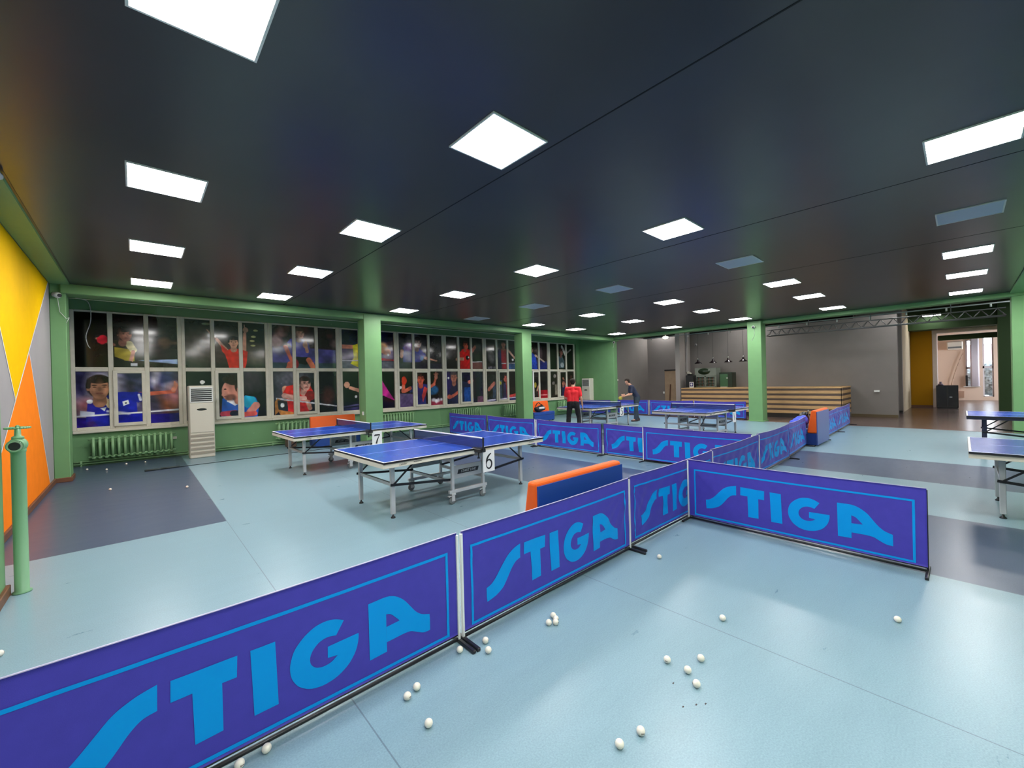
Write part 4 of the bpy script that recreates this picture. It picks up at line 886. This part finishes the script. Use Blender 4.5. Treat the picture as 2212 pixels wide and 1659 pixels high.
wc.path(catm([(-.95, 13.36, 3.78), (-.75, 13.34, 3.7), (-.72, 13.33, 3.3), (-.80, 13.33, 2.95), (-.78, 13.33, 2.75), (-.74, 13.33, 2.66)]), .008, 6)
tag(wc.build('loose_cable', WHITE), 'white cable hanging loose in front of the leftmost window', 'cable')
wc2 = MB().path([(-.935, 11.6, 3.49), (4.735, 11.6, 3.46)], .006, 6); tag(wc2.build('net_wire', WHITE), 'thin wire stretched under the beam to carry the net, left bay', 'wire')
wc3 = MB().path([(5.225, 11.6, 3.47), (10.855, 11.6, 3.46)], .006, 6); tag(wc3.build('net_wire', WHITE), 'thin wire stretched under the beam to carry the net, middle bay', 'wire')
def gauze(name, x0, x1, y, z1, label, alpha=.13):
    m = MATS.get('gauze')
    if not m:
        m = bpy.data.materials.new('gauze'); m.use_nodes = True; nt = m.node_tree; b_ = nt.nodes['Principled BSDF']; b_.inputs['Base Color'].default_value = (.03, .06, .04, 1); b_.inputs['Roughness'].default_value = .9
        tr_ = nt.nodes.new('ShaderNodeBsdfTransparent'); mx_ = nt.nodes.new('ShaderNodeMixShader'); mx_.inputs[0].default_value = alpha
        nt.links.new(tr_.outputs[0], mx_.inputs[1]); nt.links.new(b_.outputs[0], mx_.inputs[2]); nt.links.new(mx_.outputs[0], nt.nodes['Material Output'].inputs[0]); MATS['gauze'] = m
    b_ = MB(); n = 60; vs = []
    for i in range(n+1):
        s = i/n; 
        for z in (0.01, z1*.5, z1):
            xx = x0+(x1-x0)*s+(.35*(z/z1) if False else 0)-(.28*(1-s)*(1-0)*(z/z1)); vs.append((xx, y+.03*math.sin(s*38)*(1-z/z1*.6), z))
    b_.add(vs, [(3*i+j, 3*i+3+j, 3*i+4+j, 3*i+1+j) for i in range(n) for j in range(2)])
    o = b_.build(name, m, clean=False); tag(o, label, 'net'); return o
gauze('safety_net', .62, 4.7, 11.55, 3.5, 'fine dark see through net hanging before the left windows')
gauze('safety_net', 7.4, 10.83, 11.55, 3.5, 'fine dark see through net hanging before the middle windows')
nb = MB().path([(.1, 11.36, .022), (.35, 11.38, .022), (.66, 11.42, .02)], .02, 8).path([(.66, 11.42, .008), (1.6, 11.44, .008), (4.7, 11.46, .008)], .007, 8); tag(nb.build('net_hem', mat('dark_rope', (.03, .045, .045), .8)), 'dark rolled hem of the net lying on the floor at the left', 'net hem')
def nosmoke(loc, label):
    t = thing('wall_sign', label, 'sign', loc, 0, 'no smoking signs')
    MB().box(-.17, .17, 0, .006, -.17, .17, bev=.002).build('plate', mat('sign_green', (.09, .20, .07), .5), t)
    for x in (-.085, .085):
        d = MB().lathe((x, 0, .06), [(0, -.002), (.05, -.002), (.05, 0)], 24, 'y').build('round_mark', WHITE, t)
        rg = MB(); rg.lathe((x, 0, .06), [(.05, -.003), (.05, -.0045), (.042, -.0045), (.042, -.003)], 24, 'y'); rg.box(x-.03, x+.03, -.004, -.003, .054, .066); rg.build('red_ring', mat('sign_red', (.45, .05, .08), .5), d)
    place_text('lettering', 'No Smoking\nNo Vaping', .052, WHITE, t, Matrix.Translation((0, -.002, -.075)) @ Matrix.Rotation(PI/2, 4, 'X'))
    return t
nosmoke((5.0, 11.243, 1.705), 'square green no smoking sign on the first window pillar')
nosmoke((11.15, 11.243, 1.70), 'square green no smoking sign on the second window pillar')
def box_thing(name, label, cat, dims, m, bev=.006, group=None):
    return tag(MB().box(*dims, bev=bev).build(name, m), label, cat, group)
box_thing('wall_box', 'small white box on the side of the first window pillar', 'wall box', (4.70, 4.73, 11.36, 11.44, .83, .93), WHITE)
box_thing('wall_box', 'small cream box low on the wall left of the tall air conditioner', 'wall box', (.62, .74, 13.36, 13.4, .44, .50), CREAM)
box_thing('casement', 'open white window sash edge beside the second window pillar', 'window sash', (13.09, 13.17, 12.92, 13.33, .82, 2.15), WHITE)
tag(MB().box(3.06, 3.30, 12.6, 12.86, 0, .40, bev=.02).build('waste_bin', mat('rust_brown', (.12, .06, .04), .6)), 'small rust brown bin behind the left legs of table 7', 'bin')
# ------------------------------------------------------------------ counter with striped boards
LW = mat('light_wood', (.55, .34, .155), .5, noise=.18, nscale=3, stretch=(1, 1, 18)); DW = mat('dark_wood', (.10, .065, .05), .55, noise=.35, nscale=3, stretch=(1, 1, 18))
bar = thing('bar_counter', 'long counter clad in light and dark wooden stripes behind the green pillar', 'counter', (19.0, 5.95, 0))
MB().box(.03, 1.7, -2.96, 2.98, 0, 1.14).build('body', DW, bar)
MB().box(-.02, 1.72, -3.0, 3.0, 1.145, 1.19, bev=.004).build('counter_top', LW, bar)
z = 1.145
for k in range(5):
    z -= .085; MB().box(.0, .03, -2.98, 3.0, z, z+.085).box(.0, 1.7, -2.99, -2.96, z, z+.085).build('dark_board', DW, bar)
    z -= .11; MB().box(-.012, .03, -2.98, 3.0, z, z+.11).box(-.012, 1.7, -3.0, -2.96, z, z+.11).build('light_board', LW, bar)
MB().box(.02, 1.68, -2.95, 2.96, 0, z).build('plinth', mat('plinth_black', (.02, .015, .012), .6), bar)
# things on and behind the counter
def fy(u, x):        # y of pixel column u (row 800) on plane x
    d = Vector(_r)*((u-1106)/889.07)+Vector(_d)*((800-829.5)/889.07)+Vector(_f); return d.y*x/d.x
fr = thing('drinks_fridge', 'silver glass door drinks fridge with a dark oval sign on top', 'fridge', (20.1, (fy(1500, 20.1)+fy(1547, 20.1))/2, 1.19))
hwid = (fy(1500, 20.1)-fy(1547, 20.1))/2-.01
FRG = mat('fridge_grey', (.22, .25, .21), .4)
MB().box(0.02, .55, -hwid, hwid, .0, .92, bev=.01).build('cabinet', FRG, fr)
MB().box(.0, .03, -hwid, hwid, .55, .92, bev=.006).build('sign_box', FRG, fr)
o = MB().lathe((-.004, .05, 0), [(0, -.004), (.3, -.004), (.3, .004)], 32, 'x').build('oval_sign', mat('oval_green', (.02, .04, .02), .3), fr); o.scale = (1, .95, .5); o.location.z = .76
for s in (-1, 1):
    a, c = (0.01, hwid-.04) if s > 0 else (-hwid+.04, -.01)
    dr = MB().box(-.08, .02, a, c, .02, .05).box(-.01, .02, a, c, .50, .54).box(-.01, .02, a, a+.035, .02, .54).box(-.01, .02, c-.035, c, .02, .54).build('door', FRG, fr)
    MB().box(.012, .018, a+.035, c-.035, .05, .50).build('glass', mat('dark_glass', (.012, .03, .025), .15), dr)
    for zz in (.19, .34): MB().box(-.08, .012, a+.035, c-.035, zz, zz+.02).build('shelf', FRG, dr)
    R = random.Random(4+s)
    for zz in (.052, .212, .362):
        for q in range(7):
            yy = a+.06+q*(c-a-.12)/6
            tag(MB().lathe((0, 0, 0), [(0, 0), (.026, 0), (.026, .08), (.01, .10), (.01, .12), (0, .12)], 8).build('bottle', mat('bottle_%d' % (q % 3), [(.10, .10, .09), (.10, .04, .02), (.03, .07, .04)][q % 3], .3), None, (20.1-.05, fr.location.y+yy, fr.location.z+zz)), 'small bottle in the glass door drinks fridge', 'bottle', 'bottles in the drinks fridge')
cm = thing('drinks_cooler', 'dark green framed drinks cooler on the counter right of the fridge', 'cooler', (19.9, (fy(1553, 19.9)+fy(1581, 19.9))/2, 1.19)); hh = (fy(1553, 19.9)-fy(1581, 19.9))/2
MB().box(0, .5, -hh, hh, 0, .68, bev=.012).build('cabinet', mat('black_green', (.012, .025, .012), .35), cm)
MB().box(-.012, .002, -hh*.35, hh*.85, .04, .60, bev=.01).build('door', mat('bottle_green', (.05, .13, .06), .3), cm)
MB().sphere((-.015, -hh*.25, .42), .03, 10, 8).build('dial', WHITE, cm); MB().box(-.1, 0, -hh*.3, hh*.7, 0, .03).build('drip_tray', CREAM, cm)
sc_ = thing('coffee_machine', 'black coffee machine at the left end of the counter', 'coffee machine', (19.7, (fy(1480, 19.7)+fy(1497, 19.7))/2, 1.19)); hh = (fy(1480, 19.7)-fy(1497, 19.7))/2-.01
MB().box(0, .36, -hh, hh, 0, .60, bev=.02).build('body', BLACK, sc_); MB().box(.05, .33, -hh*.4, hh*.7, .6, .66, bev=.02).build('hopper', BLACK, sc_); MB().sphere((.1, hh*.4, .72), .06, 12, 8).sphere((.15, 0, .68), .05, 12, 8).build('cup_stack', CREAM, sc_)
tg_ = thing('framed_notice', 'small white and purple notice standing before the coffee machine', 'notice', (19.6, fy(1493, 19.6), 1.19))
MB().box(0, .02, -.1, .1, 0, .27, bev=.003).build('frame', WHITE, tg_); MB().box(-.004, .001, -.075, .075, .06, .24).build('print', mat('purple_print', (.05, .04, .2), .4), tg_)
MB().sphere((-.004, 0, .15), .045, 12, 8, (.1, 1, 1.2)).build('white_mark', WHITE, tg_)
for k, u in enumerate((1508.5, 1540.5, 1573.5, 1606)):
    xx = 19.6
    t = thing('pendant_lamp', 'dark pendant lamp over the counter, ' + ['leftmost above the fridge', 'second from the left', 'third from the left', 'half hidden by the green pillar'][k], 'lamp', (xx, fy(u, xx), 2.32), 0, 'pendant lamps over the counter')
    sh = MB().lathe((0, 0, 0), [(.175, 0), (.17, .012), (.07, .09), (.045, .12), (.04, .19), (.0, .2)], 24).lathe((0, 0, 0), [(.17, .002), (.06, .085), (0, .09)], 24).build('shade', mat('dark_enamel', (.014, .009, .011), .25), t)
    MB().lathe((0, 0, .19), [(.02, 0), (.024, .03), (.012, .06), (0, .06)], 12).build('socket', CHROME, t); MB().tube((0, 0, .24), (0, 0, 2.18), .005, n=6).build('cord', BLACK, t)
wb_ = thing('board', 'pale wooden board leaning upright in the dim corner left of the counter', 'board', (20.68, fy(1449, 20.7), 0)); hb_ = (fy(1437, 20.7)-fy(1462, 20.7))/2
MB().box(-.04, .03, -hb_, hb_, 0, 2.05, bev=.004).build('sheet', mat('plywood', (.40, .29, .19), .6, noise=.1, nscale=4), wb_); MB().box(-.06, .04, -hb_-.05, hb_, 2.05, 2.12).build('top_rail', BLACK, wb_)
tag(MB().bar((20.5, fy(1444, 20.5), 0.01), (20.6, fy(1447.5, 20.6), 1.35), .05, .04).build('plank', mat('reddish_wood', (.13, .06, .035), .6)), 'narrow reddish plank leaning on the pale board', 'plank')
box_thing('wall_socket', 'small white socket on the dim wall left of the counter', 'socket', (20.7, 20.75, fy(1432.5, 20.7)-.04, fy(1432.5, 20.7)+.04, .86, .96), WHITE)
ws = yz(1893, 845, 20.75); box_thing('wall_socket', 'white socket on the grey wall right of the counter', 'socket', (20.68, 20.75, ws[0]-.10, ws[0]+.06, ws[1]-.03, ws[1]+.04), WHITE)
cab = yz(1434, 865, 20.7)
# lamp and duct under the far beam
em = thing('round_lamp', 'glowing round white lamp under the far beam near the left end', 'lamp', (18.2, fy(1439, 18.2), 3.56))
MB().sphere((0, 0, 0), .14, 20, 10, (1, 1, .5)).build('globe', mat('globe_glow', (.8, .8, .7), .5, emit=(1, .93, .78), estr=1.6), em); MB().tube((0, 0, .08), (0, 0, .95), .02, n=8).build('stem', WHITE, em)
lp = thing('ceiling_light', 'small lit panel above the truss in the far right hallway', 'ceiling light', (26.0, yz(2012, 681, 26)[0], yz(2012, 681, 26)[1]))
MB().box(-.3, .3, -.3, .3, 0, .04).build('frame', WHITE, lp); MB().box(-.28, .28, -.28, .28, -.01, .0).build('diffuser', mat('panel_far', (.9, .9, .9), .5, emit=(1, 1, 1), estr=16), lp)
MB().tube((0, 0, .04), (0, 0, 4.5-lp.location.z), .01, n=6).build('hanger', BLACKM, lp)
# electrical duct and rail with spot fittings
du = MB().box(20.2, 20.3, fy(1484.5, 20.25)-.05, fy(1484.5, 20.25)+.04, 1.95, 4.5); tag(du.build('cable_duct', mat('duct_grey', (.46, .43, .42), .5)), 'pale vertical cable duct behind the counter beside the grey pier', 'duct')
rl = thing('spot_rail', 'thin white rail with small spot fittings under the hallway ceiling', 'rail', (18.6, 5.0, 3.62))
MB().box(-.02, .02, -6.0, 5.6, 0, .035).build('rail', mat('rail_grey', (.42, .42, .42), .4), rl)
for k in range(13): MB().tube((0, -5.6+k*.9, -.09), (0, -5.6+k*.9, 0), .022, n=8).build('spot', WHITE, rl)
for k in range(5): MB().tube((0, -5+k*2.5, .03), (0, -5+k*2.5, .88), .008, n=6).build('hanger', BLACKM, rl)
# lighting truss
tr_ = thing('lighting_truss', 'grey lattice lighting truss hanging above the hallway', 'truss', (17.9, 0, 0))
TM = mat('truss_metal', (.13, .13, .13), .4, metal=.5); ya, yb_, zc = 5.0, -.85, 3.18
for dx, dz in ((-.13, 0), (.13, 0), (0, .22)): MB().tube((dx, ya, zc+dz), (dx, yb_, zc+dz), .018, n=8).build('chord', TM, tr_)
n_ = 19
for side in (-1, 1):
    for k in range(n_):
        y0 = ya+(yb_-ya)*k/n_; y1 = ya+(yb_-ya)*(k+1)/n_; ym = (y0+y1)/2
        MB().tube((side*.13, y0, zc), (0, ym, zc+.22), .009, n=6).tube((0, ym, zc+.22), (side*.13, y1, zc), .009, n=6).build('lattice', TM, tr_)
for y in (3.7, 2.0, .2): MB().tube((0, y, zc+.22), (0, y, 4.5), .012, n=6).build('hanger', TM, tr_)
# beyond the opening: black cabinet, wall air conditioner, radiator, cable
xk = 26.75
c0, c1 = fy(2020, xk), fy(2068, xk)
kb = thing('cabinet', 'black cabinet in the doorway beyond the mustard wall', 'cabinet', (xk, (c0+c1)/2-.02, 0)); hk = (c0-c1)/2
MB().box(0, .6, -hk, hk, .04, 1.04, bev=.01).build('body', mat('gloss_black', (.006, .005, .006), .2), kb); MB().box(-.02, .0, -hk*.1, hk*.05, .06, 1.0).build('door', BLACK, kb)
MB().box(-.03, -.0, -hk*.45, -hk*.2, .50, .54).build('handle', CHROME, kb); MB().lathe((.2, hk*.6, 1.04), [(0, 0), (.1, 0), (.08, .06), (.03, .1), (.05, .16), (0, .17)], 12).build('ornament', mat('plum', (.12, .08, .12), .5), kb)
MB().box(.02, .58, -hk+.02, hk-.02, 0, .04).build('plinth', BLACK, kb)
a0 = yz(2045, 743, 34.9); a1 = yz(2080, 751, 34.9)
wa_ = thing('wall_air_conditioner', 'white wall mounted air conditioner high in the pink back room', 'air conditioner', (34.7, (a0[0]+a1[0])/2, a1[1]))
MB().box(-.05, .3, -(a0[0]-a1[0])/2, (a0[0]-a1[0])/2, -.1, a0[1]-a1[1]+.1, bev=.04).build('body', CREAM, wa_); MB().box(-.06, -.04, -(a0[0]-a1[0])/2+.05, (a0[0]-a1[0])/2-.05, -.02, .08).build('outlet', RUBBER, wa_)
rr = yz(2071, 862, 34.9); rr2 = yz(2083, 845, 34.9)
box_thing('floor_radiator', 'small brown radiator on the back room wall right of the black cabinet', 'radiator', (34.85, 35.0, rr2[0], rr[0], .15, rr2[1]), mat('tan_metal', (.36, .22, .15), .6))
tag(MB().path(catm([(34.9, yz(2081, 760, 34.9)[0], yz(2081, 760, 34.9)[1]), (34.9, yz(2068, 790, 34.9)[0], yz(2068, 790, 34.9)[1]), (34.9, yz(2055, 832, 34.9)[0], yz(2055, 832, 34.9)[1]), (34.9, yz(2053, 850, 34.9)[0], .03)], 3), .022, 10).build('drain_hose', mat('hose_grey', (.42, .30, .22), .6)), 'thin hose running from the wall air conditioner down the pink wall', 'hose')
box_thing('speaker', 'small dark box standing on the back room window sill', 'speaker', (34.82, 34.95, yz(2091, 830, 34.9)[0], yz(2086, 830, 34.9)[0], wa[1][1]+.004, wa[1][1]+.62), BLACK)
cu = MB(); 
y0_, y1_ = yz(2112, 780, 34.85)[0], yz(2099, 780, 34.85)[0]
for k in range(8): cu.tube((34.85, y0_+(y1_-y0_)*(k+.5)/8, wa[1][1]), (34.85, y0_+(y1_-y0_)*(k+.5)/8, wa[0][1]+.05), .07, n=8)
tag(cu.build('curtain', mat('pale_curtain', (.72, .68, .74), .8)), 'pale lilac curtain beside the back room window', 'curtain')
# ------------------------------------------------------------------ balls
ball = thing('table_tennis_ball', 'x', 'ball', (1.61, 2.07, 0), 0, 'white balls on the floor')
MB().sphere((0, 0, .02), .02, 20, 14).build('shell', BALLM, ball)
mk_ = MB()
for k in range(3): mk_.box(-.006+k*.005, -.003+k*.005, -.0204, -.0192, .017+.001*k, .024-.001*k)
mk_.build('printed_mark', mat('ball_ink', (.12, .08, .07), .6), ball)
BL = [((1.607, 2.067), 'white ball just behind the black foot of the near barrier joint'), ((1.56, 1.98), 'white ball beside the tip of the near barrier foot'), ((1.438, 2.107), 'white ball touching the near barrier left of its foot'),
 ((1.09, 2.015), 'upper ball of the pair in front of the letter A of the near barrier'), ((1.02, 1.99), 'lower ball of the pair in front of the near barrier'), ((1.01, 1.76), 'lone white ball right of the long floor seam, near the bottom'),
 ((.405, 2.155), 'white ball at the bottom edge of the near barrier, right of another one'), ((.30, 2.15), 'white ball at the bottom edge, leftmost on the near pen floor'),
 ((2.12, 1.95), 'back ball of the cluster of four in the pen'), ((2.103, 1.912), 'middle ball of the cluster of four in the pen'), ((2.035, 1.915), 'left front ball of the cluster of four in the pen'), ((2.072, 1.885), 'right front ball of the cluster of four in the pen'),
 ((3.52, 1.9), 'white ball in the inner corner of the pen, right of the second foot'), ((2.91, 1.12), 'white ball alone in the middle of the pen floor'), ((2.25, 1.18), 'left ball of the loose group of four right of centre'), ((2.40, 1.05), 'right ball of the loose group of four right of centre'),
 ((2.25, 1.06), 'third ball down of the loose group of four'), ((2.18, .98), 'lowest ball of the loose group of four, above dark specks'), ((1.70, 1.03), 'upper right ball of the pair at the bottom of the picture'), ((1.57, 1.06), 'lower left ball of the pair at the bottom of the picture'),
 ((3.70, .31), 'rightmost white ball on the floor, below the free end of the barrier'), ((-.35, 9.70), 'white ball on the dark floor before the left radiator'), ((.61, 8.89), 'white ball near the right edge of the dark left floor'),
 ((-.80, 12.61), 'leftmost ball close to the left radiator'), ((-.49, 12.25), 'second ball from the left near the left radiator'), ((-.19, 12.81), 'third ball from the left near the left radiator'), ((.13, 12.77), 'rightmost ball near the left radiator'), ((-.67, 4.13), 'white ball cut by the left edge behind the near barrier')]
for i, ((x, y), lab) in enumerate(BL):
    if i == 0: ball['label'] = lab; ball.location = (x, y, 0); ball.rotation_euler = (0, 0, .8)
    else: dup(ball, (x, y, 0), random.uniform(0, 6), lab)
fb = dup(ball, (13.1, 8.55, 1.62), 0, 'white ball in flight between the two players')
del fb['group']
spk = MB()
for u, vv in ((2.12, 1.08), (2.06, .93), (2.1, .9), (2.0, .97)): spk.box(u-.006, u+.006, vv-.003, vv+.003, .0002, .0015)
tag(spk.build('floor_specks', mat('dirt', (.05, .04, .04), .8)), 'tiny dark specks of dirt on the pen floor', 'dirt')['kind'] = 'stuff'
# ------------------------------------------------------------------ people
def capsule(b, p0, r0, p1, r1, n=14, flat=(1, 1, 1)):
    p0 = Vector(p0); p1 = Vector(p1); b.tube(p0, p1, r0, r1, n=n, cap=False); b.sphere(p0, r0, n, 8, flat); b.sphere(p1, r1, n, 8, flat)
def blob(name, m, parent, caps=(), ells=(), vox=.012, smooth=3):
    b = MB()
    for c in caps: capsule(b, *c)
    for c, r in ells: b.sphere(c, 1, 20, 14, r)
    o = b.build(name, m, parent)
    rm = o.modifiers.new('r', 'REMESH'); rm.mode = 'VOXEL'; rm.voxel_size = vox; rm.use_smooth_shade = True
    if smooth: sm = o.modifiers.new('s', 'SMOOTH'); sm.iterations = smooth; sm.factor = .5
    return o
def V(*a): return Vector(a)
def hand(w0, d, side, up, curl=.35, k=1.0):
    """palm, four fingers of different length and a thumb; d = direction, side = thumb side, up = back of the hand"""
    d = V(*d).normalized(); side = V(*side); side = (side-d*side.dot(d)).normalized(); up = d.cross(side)
    w0 = V(*w0); caps = []; pe = w0+d*.085*k
    for q in (-1.5, -.5, .5, 1.5): caps.append((w0+side*q*.012*k, .013*k, pe+side*q*.019*k, .0115*k))
    for q, ln in zip((1.5, .5, -.5, -1.5), (.068, .077, .07, .055)):
        s0 = pe+side*q*.019*k; m_ = s0+(d*math.cos(curl*.6)+up*math.sin(curl*.6))*ln*.5*k; e_ = m_+(d*math.cos(curl*1.6)+up*math.sin(curl*1.6))*ln*.5*k
        caps += [(s0, .0095*k, m_, .009*k), (m_, .009*k, e_, .0075*k)]
    t0 = w0+d*.03*k+side*.024*k; t1 = t0+(d*.6+side*.8).normalized()*.038*k; t2 = t1+(d*.9+side*.25+up*.2).normalized()*.032*k
    caps += [(t0, .0125*k, t1, .011*k), (t1, .0105*k, t2, .0085*k)]
    return caps
def person(name, label, loc, rz, J, shirt, trousers, shoe, extra=None):
    """J: joints in local metres, facing +y; l/r = person's left/right"""
    t = thing(name, label, 'person', loc, rz)
    H = J['head']; hd = J['look'].normalized(); up = V(0, 0, 1); sd = hd.cross(up).normalized(); hu = sd.cross(hd)
    caps = [(J['neck'], .055, H-hu*.06, .052), (J['neck'], .055, J['chest'], .085), (J['chest'], .09, J['waist'], .085), (J['waist'], .085, J['hip'], .095)]
    ells = []
    for s in 'lr':
        caps += [(J['sh'+s], .055, J['el'+s], .042), (J['el'+s], .042, J['wr'+s], .027), (J['neck']-V(0, 0, .03), .05, J['sh'+s], .055),
                 (J['hp'+s], .088, J['kn'+s], .058), (J['kn'+s], .058, J['an'+s], .04), (J['an'+s], .04, J['to'+s], .03)]
        caps += hand(J["wr"+s], J["hand"+s][0], J["hand"+s][1], None)
    # head: skull, jaw, nose, ears, brow
    ells += [(H+hu*.03, (.078, .092, .098) if False else (.083, .083, .098)), (H+hd*.02-hu*.045, (.058, .058, .062))]
    caps += [(H+hd*.07-hu*.0, .010, H+hd*.097-hu*.022, .013), (H+hd*.062-hu*.085, .022, H+hd*.05-hu*.09, .024), (H+hd*.074+hu*.028+sd*.03, .009, H+hd*.074+hu*.028-sd*.03, .009)]
    for s in (-1, 1): caps.append((H+sd*s*.083-hu*.0, .011, H+sd*s*.088-hu*.03+hd*.002, .009)); caps.append((H+sd*s*.083+hu*.018, .013, H+sd*s*.084, .010))
    body = blob('body', SKIN, t, caps, ells, .0085, 2)
    for s in (-1, 1):
        MB().sphere(H+hd*.079+sd*s*.031+hu*.008, .010, 10, 8).build('eye', mat('eye_white', (.7, .68, .65), .3), body)
        MB().sphere(H+hd*.087+sd*s*.031+hu*.008, .0045, 8, 6).build('pupil', BLACK, body)
    MB().sphere(H+hd*.077-hu*.055, .013, 12, 6, (1.6, .5, .35)).build('mouth', mat('lips', (.40, .14, .11), .5), body)
    # hair
    hc = [(H+hu*.075-hd*.0, (.086, .086, .06)), (H+hu*.035-hd*.03, (.088, .075, .085)), (H-hu*.02-hd*.045, (.066, .05, .06)), (H+hu*.095+hd*.03, (.062, .05, .035))]
    blob('hair', HAIR, t, [(H+hu*.085+hd*.055+sd*.03, .022, H+hu*.085+hd*.055-sd*.04, .024), (H+sd*.075+hu*.03, .02, H+sd*.078+hu*.0-hd*.01, .012), (H-sd*.075+hu*.03, .02, H-sd*.078+hu*.0-hd*.01, .012)], hc, .009, 1)
    # shirt
    sc = []; E = .022
    sw = (J['shl']-J['shr'])*.5; c = J['chest']; wst = J['waist']; hp = J['hip']
    for q in (-.62, 0, .62): sc += [(c+sw*q, .105, wst+sw*q*.72, .098), (wst+sw*q*.72, .098, hp+sw*q*.78+V(0, 0, .02), .102)]
    for s in 'lr': sc += [(J['neck']-V(0, 0, .035), .062, J['sh'+s], .07), (J['sh'+s], .072, J['sh'+s].lerp(J['el'+s], .72), .062), (J['sh'+s], .06, c+sw*(.6 if s == 'l' else -.6), .09)]
    sc += [(J['neck']-V(0, .0, .05), .078, c, .118)]
    sh = blob('shirt', shirt, t, sc, [], .011, 4)
    tx = bpy.data.textures.new('crease', 'CLOUDS'); tx.noise_scale = .16; dm = sh.modifiers.new('d', 'DISPLACE'); dm.texture = tx; dm.strength = .02; dm.mid_level = .5
    # trousers and shoes
    tc = []
    for s in 'lr':
        tc += [(hp+sw*(.45 if s == 'l' else -.45), .112, J['hp'+s]-V(0, 0, .08), .098), (J['hp'+s], .100, J['kn'+s], .076), (J['kn'+s], .076, J['an'+s]+V(0, 0, .02), .066)]
    tc.append((hp, .11, hp-V(0, 0, .06), .11)); tr0 = blob('trousers', trousers, t, tc, [], .011, 3)
    dm = tr0.modifiers.new('d', 'DISPLACE'); dm.texture = tx; dm.strength = .02; dm.mid_level = .5
    for s in 'lr':
        a = J['an'+s]; tt = J['to'+s]; f = (tt-a); f.z = 0; f.normalize()
        bs = MB(); o0 = V(a.x, a.y, 0)-f*.06
        blob('shoe', shoe, t, [(o0+V(0, 0, .045), .043, o0+f*.13+V(0, 0, .042), .040), (o0+f*.13+V(0, 0, .042), .04, o0+f*.22+V(0, 0, .036), .034), (o0+V(0, 0, .06), .042, o0+V(0, 0, .11)+f*.015, .042)], [], .009, 1)
    return t, body
def joints(**k):
    d = {a: (Vector(b) if not a.startswith('hand') else b) for a, b in k.items()}; return d
# player in red, seen from behind, facing the table (+x in the room) with his left arm hanging
J1 = joints(head=(0, .09, 1.60), look=(.10, 1, -.12), neck=(0, .03, 1.455), chest=(0, .02, 1.27), waist=(0, -.01, 1.10), hip=(0, -.02, .96),
  shl=(-.19, .02, 1.40), shr=(.19, .02, 1.40), ell=(-.25, .06, 1.10), elr=(.25, -.02, 1.11), wrl=(-.20, .27, 1.02), wrr=(.29, .05, .87),
  hpl=(-.10, -.01, .92), hpr=(.10, -.01, .92), knl=(-.15, .06, .50), knr=(.17, .05, .50), anl=(-.18, -.02, .09), anr=(.20, -.02, .09), tol=(-.20, .13, .03), tor=(.22, .13, .03),
  handl=((.1, .9, .15), (0, .1, 1), None), handr=((.03, .1, -1), (0, 1, .1), None))
red, b1 = person('person', 'person in a red t-shirt and black trousers with a white side stripe, back turned', (10.32, 8.41, 0), -.95, J1, mat('red_cotton', (.80, .012, .022), .7), mat('black_cotton', (.008, .008, .010), .8), mat('dark_shoe', (.03, .03, .03), .6))
st = MB(); 
for a, c, r in ((J1['hpr'], J1['knr'], .10), (J1['knr'], J1['anr'], .076)):
    st.bar(a+V(r-.002 if r > .09 else r-.004, 0, 0), c+V(.073, 0, 0), .014, .03)
st.build('side_stripe', WHITE, red)
# player in navy, seen in profile leaning forward over his hands
J2 = joints(head=(0, .335, 1.565), look=(0, 1, -.32), neck=(0, .215, 1.42), chest=(0, .15, 1.26), waist=(0, .04, 1.08), hip=(0, -.03, .95),
  shl=(-.18, .18, 1.36), shr=(.18, .18, 1.36), ell=(-.21, .24, 1.07), elr=(.21, .22, 1.07), wrl=(-.13, .45, 1.02), wrr=(.11, .42, .99),
  hpl=(-.095, -.02, .90), hpr=(.095, -.02, .90), knl=(-.11, .05, .50), knr=(.11, -.02, .50), anl=(-.12, .07, .09), anr=(.12, -.06, .09), tol=(-.14, .22, .03), tor=(.13, .09, .03),
  handl=((.15, 1, .30), (0, -.3, 1), None), handr=((-.05, 1, -.1), (0, .1, 1), None))
for J in (J1, J2):
    pass
navy, b2 = person('person', 'person in a navy t-shirt and dark jeans leaning forward with a yellow bat', (14.57, 8.69, 0), .78, J2, mat('navy_cotton', (.014, .020, .052), .7), mat('dark_denim', (.022, .040, .062), .75, noise=.2, nscale=30), mat('brown_leather', (.055, .025, .022), .45))
bt = thing('table_tennis_bat', 'yellow faced bat in the hand of the person in navy', 'bat', (0, 0, 0))
Mw = Matrix.Translation((14.57, 8.69, 0)) @ Matrix.Rotation(.78, 4, 'Z')
pw = Mw @ V(.10, .50, .975); bt.location = pw; bt.rotation_euler = (0, 0, .78)
MB().lathe((-.0, .09, -.06), [(0, -.007), (.078, -.007), (.078, .007), (0, .007)], 26, 'x').build('blade', mat('bat_yellow', (.42, .36, .05), .6), bt)
MB().box(-.011, .011, -.05, .07, -.022, .006, bev=.004).build('bat_handle', mat('bat_wood', (.35, .2, .1), .5), bt)
